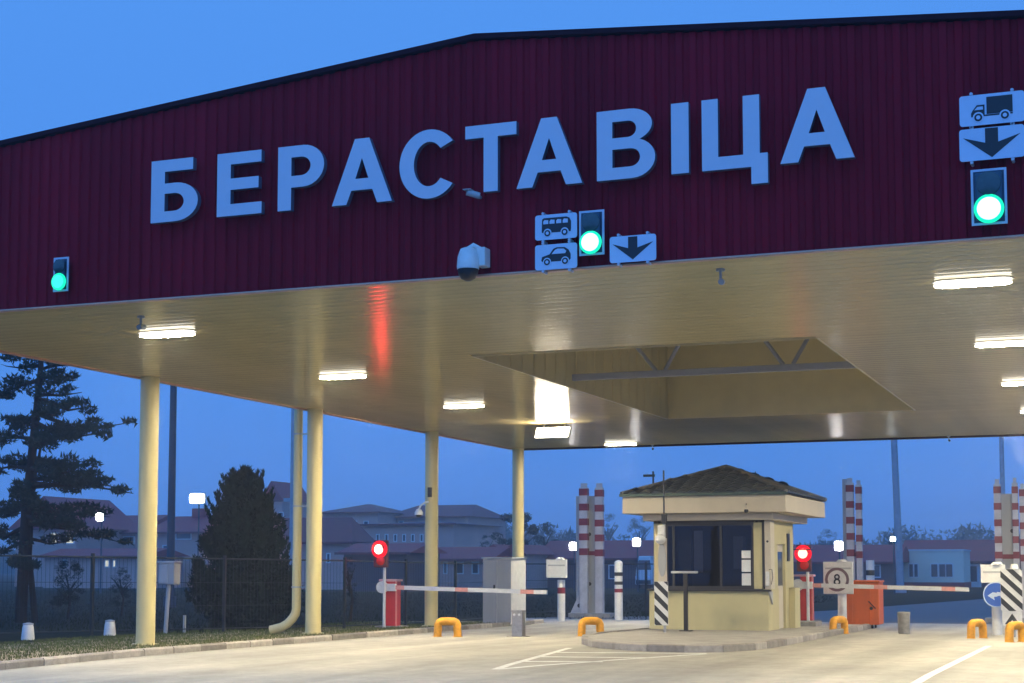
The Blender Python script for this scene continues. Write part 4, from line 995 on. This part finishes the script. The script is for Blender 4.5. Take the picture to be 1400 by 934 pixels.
# ================================================================== LEFT VERGE: cones lights, boxes
def lawn_light(px, py, label, first=[None]):
    q = G(px, py); z = zg(q.y)
    if first[0] is None:
        t = empty('lawn_lamp', (q.x, q.y, z), label, 'lawn lamp', 'white lawn lamps'); x, y = q.x, q.y
        MB().lathe([(.14, 0), (.15, .03), (.125, .28), (.11, .34)], (x, y, z), n=16).build('shade', M['white'], t, smooth=True)
        MB().lathe([(.12, .341), (.12, .37), (.03, .39)], (x, y, z), n=16).build('cap', M['grey'], t, smooth=True); first[0] = t
    else: copy_tree(first[0], (q.x, q.y, z), label=label)
lawn_light(38, 875, 'white lawn lamp at the far left before the pine trunk'); lawn_light(150, 869, 'white lawn lamp just left of the first column')
q = G(226, 866); z = zg(q.y); x, y = q.x, q.y
t = empty('meter_box', (x, y, z), 'pale electric box on a thin post beside the first column', 'electric box')
MB().cyl((x, y, z-.05), (x+.08, y, z+1.3), .055, n=10).build('post', M['grey'], t, smooth=True)
MB().box(x-.15, x+.33, y-.15, y+.15, z+1.25, z+1.80).build('box', M['cab'], t, bevel=.02)
MB().box(x-.18, x+.36, y-.18, y+.18, z+1.80, z+1.85).build('roof', M['grey'], t, bevel=.01)
MB().box(x-.12, x+.14, y-.165, y-.151, z+1.29, z+1.76).build('door', M['grey'], t)
q = G(252, 865); thing_mesh(MB().cyl((q.x, q.y, zg(q.y)-.02), (q.x, q.y, zg(q.y)+.45), .04, n=10), 'marker_stake', M['grey'], (q.x, q.y, zg(q.y)), 'short pale stake in the grass before the dense conifer', 'stake', smooth=True)

# ================================================================== FENCE
fp = [(-29, 22), (-26.2, 27.5), (-24.0, 32.6), (-22.3, 36), (-20.6, 39.6), (-20.2, 42.8), (-20.1, 46.3), (-20.4, 50), (-21.5, 55.0), (-20, 58.5), (-17.8, 60), (-15, 60.5)]
fence = empty('fence', (fp[0][0], fp[0][1], 0), 'dark green mesh fence on thin posts along the left lawn', 'fence')
mesh_ = MB()
for i, (x, y) in enumerate(fp):
    MB().box(x-.035, x+.035, y-.035, y+.035, zg(y)-.05, zg(y)+2.02).build('fence_post', M['fence'], fence)
    if i:
        X0, Y0 = fp[i-1]; n = int(math.hypot(x-X0, y-Y0)/.11)
        for k in range(n):
            t_ = (k+.5)/n; cx_, cy_ = X0+(x-X0)*t_, Y0+(y-Y0)*t_; z = zg(cy_)
            mesh_.box(cx_-.003, cx_+.003, cy_-.003, cy_+.003, z+.08, z+1.9)
        for zz, rr in ((1.93, .022), (.1, .015), (1.3, .007), (.7, .007)):
            if rr > .01: MB().cyl((X0, Y0, zg(Y0)+zz), (x, y, zg(y)+zz), rr, n=6).build('rail', M['fence'], fence)
            else: mesh_.cyl((X0, Y0, zg(Y0)+zz), (x, y, zg(y)+zz), rr, n=4)
tag(mesh_.build('wire_mesh', M['fence'], fence, fix=False), kind='stuff')

# ================================================================== TREES
def foliage(mb, c, rx, ry, rz, n, size, up=0.3, flat=1.):
    for i in range(n):
        while True:
            p = Vector((random.uniform(-1,1), random.uniform(-1,1), random.uniform(-1,1)))
            if p.length < 1: break
        p = p*(p.length**-.35 if p.length > .01 else 1); p = Vector((p.x*rx, p.y*ry, p.z*rz))+Vector(c)
        a = Vector((random.gauss(0,1), random.gauss(0,1), random.gauss(0,1)*flat+up)).normalized(); b = a.orthogonal().normalized()
        b.rotate(Matrix.Rotation(random.random()*6.28, 3, a)); s_ = size*random.uniform(.6, 1.4)
        mb.add([p-b*s_*.22, p+b*s_*.22, p+a*s_], [(0,1,2)])
# pine
random.seed(11)
q = G(30, 852); bx, by = q.x, 41.0; base = at(28, 850, by); bx = base.x; z0 = zg(by)
pine = empty('pine_tree', (bx, by, z0), 'tall open pine with layered dark branches behind the fence on the left', 'tree')
tips = [(28, 850), (36, 700), (44, 620), (52, 545), (56, 500), (54, 440), (50, 380)]
ax_ = [at(px, py, by) for px, py in tips]; ax_[0].z = z0-.1
MB().tube(ax_, .19, n=12, r1=.035).build('trunk', M['bark'], pine, smooth=True)
MB().tube([Vector((bx+.35, by+.3, z0-.1)), at(40, 760, by+.3), at(46, 660, by+.4), at(60, 590, by+.5)], .11, n=10, r1=.03).build('trunk', M['bark'], pine, smooth=True)
limb = MB(); crown = MB()
def trunk_at(py):
    for (a, pa), (b, pb) in zip(tips, tips[1:]):
        if pb <= py <= pa: return at(a+(b-a)*(pa-py)/(pa-pb), py, by)
    return ax_[-1]
# (start height px, tip px, tip py, depth offset)
br = [(505,100,498,.4),(515,92,520,-.8),(500,8,495,.2),(520,-5,535,.6),(545,130,552,-.3),(540,112,532,.8),(560,0,556,-.7),(575,20,580,1.1),(565,172,578,.2),(578,135,590,-1.),(590,100,600,1.2),
      (600,-12,600,.3),(625,140,634,.5),(615,158,622,-.6),(640,95,640,-1.3),(640,-20,640,.4),(655,155,660,.1),(660,120,668,1.1),(665,182,676,-.3),(680,60,690,-1.5),(690,-30,690,.2),(700,150,712,.6),
      (705,110,722,-1.1),(720,-15,730,1.0),(735,95,745,.9),(740,-35,760,-.4),(760,20,775,-1.6),(770,80,785,1.4),(600,60,600,-1.8),(660,20,672,-1.8),(640,100,652,1.7),(560,80,568,-1.5),(685,5,700,1.8),(715,170,738,.3),(750,130,765,-.5),(700,60,715,1.9)]
for hp, tx, ty, dd in [q_ for k_, q_ in enumerate(br) if k_ % 7 != 6]:
    a = trunk_at(hp); b = at(tx, ty, by+dd*1.5); L = (b-a).length
    b = b+Vector((0, 0, random.uniform(-.15, .15))); m = a.lerp(b, .5)+Vector((random.uniform(-.1,.1), 0, random.uniform(-.14, .05)*L)); limb.tube([a, a.lerp(m, .6)+Vector((0,0,.02)), m, b], .05+.012*L, n=6, r1=.012)
    nc = max(3, int(L*2.6))
    for k in range(nc):
        t_ = .28+.74*(k+random.random()*.6)/nc
        p = a.lerp(m, t_*2) if t_ < .5 else m.lerp(b, min(1.05, t_*2-1))
        side = Vector((random.uniform(-.35,.35), random.uniform(-.5,.5), random.uniform(.0,.16)))*(1.1-.3*t_)
        c = p+side; limb.tube([p, c], .014, n=4, r1=.006)
        rr = random.uniform(.20, .38)*(1.15-.35*t_)
        if random.random() < .82: foliage(crown, c+Vector((0, 0, random.uniform(-.16, .18))), rr*1.15, rr*1.1, rr*random.uniform(.3, .6), int(125*rr/.3), .15, .5)
for k in range(5):
    a = trunk_at(495+k*14); foliage(crown, a+Vector((random.uniform(-.5,.5), random.uniform(-.5,.5), random.uniform(-.1,.3))), .3, .3, .2, 120, .15, .6)
limb.build('branches', M['bark'], pine, smooth=True, fix=False); crown.build('crown', M['needle'], pine, fix=False)
# dense conifer
def conifer(name, px, pyb, pyt, Y, halfpx, label, seed, mat_, n=26000, taper=.82):
    random.seed(seed); b = at(px, pyb, Y); t_ = at(px, pyt, Y); z0 = zg(Y); H = t_.z-z0; Rm = halfpx/(FPX/Y)*1.04
    T_ = empty(name, (b.x, Y, z0), label, 'tree')
    MB().cyl((b.x, Y, z0-.1), (b.x, Y, z0+H*.8), .12, .03, n=8).build('trunk', M['bark'], T_)
    cr = MB(); lobes = []
    for i in range(150):
        h = random.random()**1.25; a = random.random()*6.28
        prof = (min(1, (h+.15)*3.2))*(1-h**1.9)**taper
        r = Rm*prof*random.uniform(.50, 1.10); lobes.append((b.x+r*math.cos(a), Y+r*math.sin(a)*.9, z0+.12+H*h*.93, .16+.17*(1-h)*random.uniform(.7, 1.4)))
    for x, y, z, r in lobes:
        foliage(cr, (x, y, z), r*1.15, r*1.15, r*1.5, int(n/170), .13, 1.0)
    # solid-ish interior of darker leaf faces
    for i in range(60):
        h = i/60*.85; prof = (min(1, (h+.15)*3.2))*(1-h**1.9)**taper
        foliage(cr, (b.x, Y, z0+.1+H*h), Rm*prof*.75, Rm*prof*.75, .2, 180, .2, .8)
    # shoots at the top
    for i in range(230):
        a = random.random()*6.28; h = random.uniform(.05, .93); prof = (min(1, (h+.15)*3.2))*(1-h**1.9)**taper; r = Rm*prof*random.uniform(.75, 1.1) if i > 30 else Rm*prof*random.uniform(.2, .9)
        x, y, z = b.x+r*math.cos(a), Y+r*math.sin(a), z0+H*h; hh = random.uniform(.22, .5); ox, oy = math.cos(a)*.5, math.sin(a)*.5
        for k in range(60):
            t2 = random.random(); p = Vector((x+ox*hh*t2, y+oy*hh*t2, z+hh*t2)); d = Vector((random.gauss(0,.4), random.gauss(0,.4), 1)).normalized(); w_ = d.orthogonal().normalized()*.018
            p += Vector((random.gauss(0,.04)*(1.3-t2), random.gauss(0,.04)*(1.3-t2), 0)); cr.add([p-w_, p+w_, p+d*.13], [(0,1,2)])
    for sx_, sy_, sh in ((-.28, .05, .0), (.25, .1, -.04), (.42, -.1, -.14), (-.42, .0, -.13), (.1, -.1, .03)):
        for k in range(70):
            t2 = random.random(); p = Vector((b.x+sx_*Rm*.45+random.gauss(0,.025), Y+sy_, z0+H*(.80+sh)+t2*H*.15)); d = Vector((random.gauss(0,.35), random.gauss(0,.35), 1)).normalized(); w_ = d.orthogonal().normalized()*.016
            cr.add([p-w_, p+w_, p+d*.12], [(0,1,2)])
    for k in range(260):
        t2 = random.random(); p = Vector((b.x+random.gauss(0,.05), Y+random.gauss(0,.05), z0+H*(.85+.15*t2))); d = Vector((random.gauss(0,.4), random.gauss(0,.4), 1)).normalized(); w_ = d.orthogonal().normalized()*.02
        cr.add([p-w_, p+w_, p+d*.14], [(0,1,2)])
    cr.build('crown', mat_, T_, fix=False); return T_
conifer('conifer_tree', 332, 862, 640, 38.6, 76, 'dense dark cone-shaped conifer between the first and second columns', 5, M['thuja'], 42000)
def crown_tree(px, pyb, pyt, Y, halfpx, label, seed, m=M['leafdark'], n=9000, name='broadleaf_tree'):
    random.seed(seed); b = at(px, pyb, Y); t_ = at(px, pyt, Y); z0 = zg(Y); H = t_.z-z0; Rm = halfpx/(FPX/Y)
    T_ = empty(name, (b.x, Y, z0), label, 'tree')
    tr_ = MB(); tr_.tube([(b.x, Y, z0-.1), (b.x+.1, Y, z0+H*.35), (b.x-.1, Y, z0+H*.75)], .03*H, n=8, r1=.01*H)
    for i in range(7):
        a = random.random()*6.28; h = random.uniform(.3, .6); tr_.tube([(b.x, Y, z0+H*h), (b.x+Rm*.4*math.cos(a), Y+Rm*.4*math.sin(a), z0+H*(h+.15)), (b.x+Rm*.75*math.cos(a), Y+Rm*.75*math.sin(a), z0+H*(h+.25))], .012*H, n=5, r1=.003*H)
    tr_.build('trunk', M['bark'], T_, smooth=True)
    cr = MB()
    for i in range(48):
        h = random.uniform(.22, .95); a = random.random()*6.28; r = Rm*math.sqrt(max(0, 1-((h-.5)/.52)**2))*random.uniform(.1, .9)
        rr = Rm*random.uniform(.14, .28); foliage(cr, (b.x+r*math.cos(a), Y+r*math.sin(a), z0+H*h), rr, rr, rr*.7, n//48, Rm*.06, .2)
    cr.build('crown', m, T_, fix=False)
crown_tree(703, 800, 700, 128, 40, 'dark rounded tree behind the low roofs at the fourth column', 21, n=14000)
crown_tree(665, 800, 728, 130, 13, 'narrow dark tree left of the fourth column among the far roofs', 22, n=6000)
crown_tree(745, 800, 712, 140, 22, 'dark tree right of the fourth column behind the far red roof', 23, n=8000)
crown_tree(832, 800, 700, 290, 20, 'hazy pale blue tree far behind the striped gate', 24, n=6000)
crown_tree(875, 800, 706, 290, 22, 'hazy far tree just left of the booth roof', 25, n=6000)
crown_tree(780, 800, 722, 280, 16, 'hazy far tree above the left of two square floodlights', 26, n=6000)
crown_tree(1130, 800, 722, 280, 20, 'hazy far tree right of the booth roof', 27, n=6000)
crown_tree(478, 860, 757, 47, 13, 'small dark rounded tree behind the fence left of the left barrier', 41, m=M['thuja'], n=5000, name='small_tree')
crown_tree(92, 862, 765, 46, 34, 'loose dark bush under the pine at the left', 42, m=M['thuja'], n=7000, name='bush')
crown_tree(165, 858, 775, 49, 24, 'dark scrubby bush beyond the fence just left of the first column', 43, m=M['thuja'], n=5000, name='bush')
# distant wood: an uneven belt
random.seed(31); wd = MB()
for i in range(560):
    px = random.uniform(-150, 1600); Yw = random.uniform(330, 460)
    base_t = 745+10*math.sin(px*.012)+6*math.sin(px*.05)
    if 560 < px < 820: base_t = 704+26*max(0, (px-640)/180)
    if 1220 < px < 1400: base_t = 722+6*math.sin(px*.06)
    top = at(px, base_t+random.uniform(0, 26), Yw); x, zt = top.x, top.z
    r = random.uniform(4, 7)
    for k in range(4):
        foliage(wd, (x+random.uniform(-3,3), Yw+random.uniform(-3,3), max(2, zt-r*.7-k*r*.85)), r, r, r*.8, 70, 1.4, .4)
tag(wd.build('distant_wood', M['farwood'], fix=False), 'blue hazy belt of distant wood behind the houses', 'wood', kind='stuff')

# ================================================================== HOUSES
def house(name, x0, x1, pe, pr, Y, depth, label, wall=M['hwall'], roof=M['hroof'], style='gablex', wins=(), chim=None, over=.5, lit=(), cat='house', doors=(), hipin=3.):
    """x0,x1: photo columns of the front wall; pe: row of the eaves; pr: row of the ridge"""
    A = at(x0, pe, Y); B = at(x1, pe, Y); ze = (A.z+B.z)/2; zr = at((x0+x1)/2, pr, Y+depth/2).z; z0 = zg(Y)
    t = empty(name, ((A.x+B.x)/2, Y, z0), label, cat)
    wl = MB().box(A.x, B.x, Y, Y+depth, z0-.3, ze).build('wall', wall, t)
    a, b, c, d = A.x-over, B.x+over, Y-over, Y+depth+over; my = (c+d)/2; mx = (a+b)/2; s = MB(); th = .18
    if style == 'gablex':
        s.prism([(c, ze-.05), (d, ze-.05), (my, zr)], lambda u, v, dd: (dd, u, v), a, b)
    elif style == 'gabley':
        s.prism([(a, ze-.05), (b, ze-.05), (mx, zr)], lambda u, v, dd: (u, dd, v), c, d)
    else:
        hi = min(hipin, (b-a)*.45)
        s.add([(a,c,ze-.05),(b,c,ze-.05),(b,d,ze-.05),(a,d,ze-.05),(a+hi,my,zr),(b-hi,my,zr)], [(0,1,5,4),(1,2,5),(2,3,4,5),(3,0,4),(0,3,2,1)])
    rf = s.build('roof', roof, t)
    MB().box(a, b, c-.06, c-.001, ze-.18, ze).build('gutter', M['hroof2'], t)
    if chim is not None:
        q = at(chim, pr, Y+depth/2); MB().box(q.x-.6, q.x+.6, my-.5, my+.5, zr-1.2, zr+.7).build('chimney', roof, rf)
    for i, (wx0, wx1, wy0, wy1) in enumerate(wins):
        p = at(wx0, wy1, Y-.02); q = at(wx1, wy0, Y-.02)
        f = MB(); fw = .09; f.box(p.x, q.x, Y-.06, Y-.001, p.z, p.z+fw); f.box(p.x, q.x, Y-.06, Y-.001, q.z-fw, q.z); f.box(p.x, p.x+fw, Y-.06, Y-.001, p.z+fw, q.z-fw); f.box(q.x-fw, q.x, Y-.06, Y-.001, p.z+fw, q.z-fw)
        wo_ = f.build('window', M['pwhite'], t)
        MB().box(p.x+fw, q.x-fw, Y-.03, Y-.002, p.z+fw, q.z-fw).build('pane', M['winlit'] if i in lit else M['pane'], wo_)
    for (wx0, wx1, wy0, wy1) in doors:
        p = at(wx0, wy1, Y-.02); q = at(wx1, wy0, Y-.02); f = MB().box(p.x, q.x, Y-.1, Y-.001, z0, q.z).build('door', M['pwhite'], t)
        MB().box(p.x+.25, q.x-.35, Y-.12, Y-.101, z0+.5, q.z-.2).build('pane', M['pane'], f)
    return t
# left group
house('house', 22, 105, 722, 682, 118, 9, 'house with purple-red gable and lit windows behind the pine', style='gabley', wins=[(68,80,728,744),(90,102,728,744),(30,40,730,744)], lit=(0,1))
house('house', 128, 186, 728, 705, 125, 9, 'low red-roofed house between the pine and the first column', style='gablex', wins=[(158,162,733,744),(168,184,733,744)])
house('annex', 60, 196, 760, 750, 112, 6, 'long low outbuilding under the pine crown with small lit windows', style='gablex', wins=[(143,150,765,776),(154,159,765,776),(85,92,765,775)], lit=(0,1), cat='building')
house('house', 205, 312, 727, 706, 120, 9, 'red-roofed house with chimney under the bright floodlight', style='gablex', chim=274, wins=[(240,262,727.5,738),(222,232,745,762)])
MB_ = house('house', 358, 386, 684, 660, 150, 6, 'tall gabled house between the conifer and the second column', style='gabley', wins=[(380,388,700,712)], over=.25)
house('house', 345, 478, 741, 708, 112, 3.5, 'big house with dark mansard roof right of the second column', wall=M['hwall'], roof=M['hroof2'], style='hip', hipin=1.2, wins=[(446,452,756,770)])
house('house', 440, 517, 700, 690, 165, 10, 'two-storey house with flat-topped brown roof behind the mansard house', roof=M['hroof2'], style='hip', hipin=4, wins=[(480,488,712,722),(497,504,712,722)])
house('house', 490, 620, 716, 714, 140, 12, 'long three-storey pale house with a row of small upper windows above the red signal', roof=M['hroof2'], style='hip', hipin=4,
      wins=[(x, x+5, 730, 741) for x in (514, 526, 538, 550, 562, 574)]+[(x, x+5, 750, 760) for x in (550, 570, 600)])
house('house', 528, 640, 706, 691, 170, 12, 'tallest house with a wide red roof behind the third column', roof=M['hroof2'], style='hip', hipin=2, wins=[(545,552,712,718)])
house('annex', 470, 556, 755, 743, 105, 6, 'low red-roofed shed behind the left red signal', style='gablex', wall=M['hdark'], cat='building')
house('annex', 558, 668, 764, 748, 118, 7, 'long low building with dark red roof between the third column and the cabinet', style='gablex', wins=[(606,612,768,785),(622,634,768,785),(645,655,768,785)], cat='building')
house('house', 664, 690, 757, 745, 122, 7, 'small gabled house left of the fourth column', style='gabley', wins=[(673,679,757,763)])
house('house', 690, 715, 757, 745, 122, 7, 'small gabled house hidden half by the fourth column', style='gabley')
house('long_building', 738, 905, 763, 739, 128, 8, 'long dark-walled building with red roof left of the booth', wall=M['hdark'], style='gablex', wins=[(744,752,770,788),(832,850,772,792),(800,806,772,790)], cat='building')
house('long_building', 1080, 1222, 768, 745, 132, 8, 'dark red-roofed building between the booth and the tall mast', wall=M['hdark'], style='gablex', wins=[(1188,1204,772,790)], cat='building')
house('long_building', 1236, 1440, 767, 738, 146, 9, 'long building with burgundy roof across the right background', wall=M['hdark'], style='gablex', cat='building', doors=[(1320,1341,771,803)], wins=[(1352,1366,772,795)])
# pale flat-roofed block in front
Yb = 138.; A = at(1216, 796, Yb); B = at(1317, 753, Yb)
t = empty('pale_block', ((A.x+B.x)/2, Yb, zg(Yb)), 'pale flat-roofed block with dark windows in front of the burgundy roof', 'building')
MB().box(A.x, B.x, Yb, Yb+6, zg(Yb)+.5, B.z).build('wall', M['hwall2'], t)
MB().box(A.x-.05, B.x+.05, Yb-.06, Yb+6.05, zg(Yb)-.2, zg(Yb)+.5).build('plinth', M['hroof'], t)
MB().box(A.x-.1, B.x+.1, Yb-.1, Yb+6.1, B.z, B.z+.12).build('parapet', M['pwhite'], t)
for wx0, wx1 in ((1243.5, 1248), (1250.5, 1254.5), (1273.5, 1281.5), (1284.5, 1292), (1294, 1302)):
    p = at(wx0, 788.5, Yb-.02); q = at(wx1, 771.5, Yb-.02)
    wd_ = MB().box(p.x-.07, q.x+.07, Yb-.05, Yb-.001, p.z-.07, q.z+.07).build('window', M['pwhite'], t)
    MB().box(p.x, q.x, Yb-.07, Yb-.051, p.z, q.z).build('pane', M['pane'], wd_)
q = at(1222, 760, Yb-.3); MB().box(q.x-.4, q.x+.4, Yb-.5, Yb-.101, q.z-.4, q.z+1.2).build('vent_box', M['black'], t)

# ================================================================== MASTS AND FLOODLIGHTS
def mast(px, Y, r0, ztop_, label, m, lean=0, arm=None):
    p = at(px, 780, Y); t = empty('mast', (p.x, Y, zg(Y)), label, 'mast')
    MB().cyl((p.x, Y, zg(Y)-.2), (p.x+lean, Y, ztop_), r0, r0*.75, n=14).build('shaft', m, t, smooth=True)
    MB().cyl((p.x, Y, zg(Y)), (p.x, Y, zg(Y)+.5), r0*1.5, n=14).build('base', m, t)
    s = MB(); s.box(p.x+lean-1.2, p.x+lean+1.2, Y-.08, Y+.08, ztop_, ztop_+.15); s.build('crossarm', m, t)
    for k in (-.9, 0, .9): MB().box(p.x+lean+k-.25, p.x+lean+k+.25, Y-.3, Y-.081, ztop_-.3, ztop_+.2).build('floodlight_head', m, t)
    if arm: a = at(px, arm, Y); MB().box(a.x-.6, a.x+.6, Y-.1, Y+.1, a.z, a.z+.25).build('bracket', m, t)
mast(233, 60, .19, 12, 'dark tall mast right behind the first column', M['darkmast'])
mast(399, 95, .21, 14, 'hazy mast just left of the downpipe', M['galv'], arm=686)
mast(1231, 112, .27, 16, 'tall pale mast in front of the burgundy-roofed building', M['galv'], lean=-.4)
mast(1373.5, 150, .25, 19, 'thin far mast above the right striped gate', M['galv'])
def flood(px, py, Y, wpx, hpx, label, m='flood', kind='box'):
    p = at(px, py, Y); sc = FPX/Y*1.08; w_, h_ = wpx/sc/2, hpx/sc/2
    t = empty('floodlight', (p.x, Y, zg(Y)), label, 'floodlight', 'lit floodlights beyond the checkpoint'); z = p.z
    MB().cyl((p.x, Y+.2, zg(Y)-.1), (p.x, Y+.2, z), .07, .05, n=8).build('pole', M['darkmast'], t)
    MB().box(p.x-w_-.03, p.x+w_+.03, Y-.05, Y+.12, z-h_-.03, z+h_+.03).build('housing', M['grey'], t)
    k = 20; s = MB(); e_ = .45
    poly = [(p.x+w_*math.copysign(abs(math.cos(a))**e_, math.cos(a)), z+h_*math.copysign(abs(math.sin(a))**e_, math.sin(a))) for a in [2*math.pi*(i+.5)/k for i in range(k)]]
    s.prism(poly, lambda u, v, d: (u, d, v), Y-.09, Y-.051); s.build('glow_face', M[m], t)  # face enlarged so its shape takes in the bloom
flood(270, 681.5, 90, 29, 16, 'largest floodlight, glowing above the red roof right of the first column')
flood(137, 706.5, 90, 14, 14, 'round floodlight shining through the pine')
flood(784, 747, 110, 12, 12, 'square floodlight just left of the raised striped gate')
flood(870.5, 741.5, 110, 12, 12, 'square floodlight just left of the booth')
flood(1147, 746.5, 110, 12, 13, 'square floodlight left of the striped gate behind the container')
flood(1221, 737, 108, 7, 6, 'small cool floodlight at the tall mast', 'floodcool')
# van
Yv = 126.; z0 = zg(Yv)+.0; A = at(868, 800, Yv); B = at(891, 752, Yv); x0, x1 = A.x, B.x; zt = 2.5
t = empty('parked_van', ((x0+x1)/2, Yv, z0), 'white van parked by the long building just left of the booth', 'van')
W = x1-x0
MB().prism([(x0, z0+.35), (x1, z0+.35), (x1, 1.35), (x1-.12, zt), (x0+.35, zt), (x0+.1, 1.35)], lambda u, v, d: (u, d, v), Yv, Yv+4.6).build('body', M['van'], t, bevel=.06)
MB().prism([(x0+.16, 1.35), (x1-.06, 1.35), (x1-.16, 2.15), (x0+.36, 2.15)], lambda u, v, d: (u, d, v), Yv-.02, Yv-.001).build('windscreen', M['pane'], t)
MB().box(x0+.1, x1-.1, Yv-.06, Yv-.001, z0+.4, z0+.7).build('bumper', M['black'], t)
for x_ in (x0+.2, x1-.2):
    MB().box(x_-.14, x_+.14, Yv-.05, Yv-.001, z0+.85, z0+1.05).build('headlight', M['plate'], t)
    for yy in (Yv+.8, Yv+3.6): MB().cyl((x_-.12, yy, z0+.33), (x_+.12, yy, z0+.33), .33, n=16).build('wheel', M['rubber'], t)

# ================================================================== HAZE
hz = MB().box(-640, 440, -80, 640, -1.4, 21).build('haze', [])
hm = bpy.data.materials.new('haze_air'); hm.use_nodes = True; nt = hm.node_tree; nt.nodes.clear()
pv = N(nt, 'ShaderNodeVolumePrincipled'); pv.inputs['Color'].default_value = (.86, .87, .92, 1); pv.inputs['Density'].default_value = .0013; pv.inputs['Anisotropy'].default_value = .2
o = N(nt, 'ShaderNodeOutputMaterial'); nt.links.new(pv.outputs[0], o.inputs['Volume']); hz.data.materials.append(hm)
tag(hz, 'thin blue evening haze over the whole place', 'haze', kind='stuff')
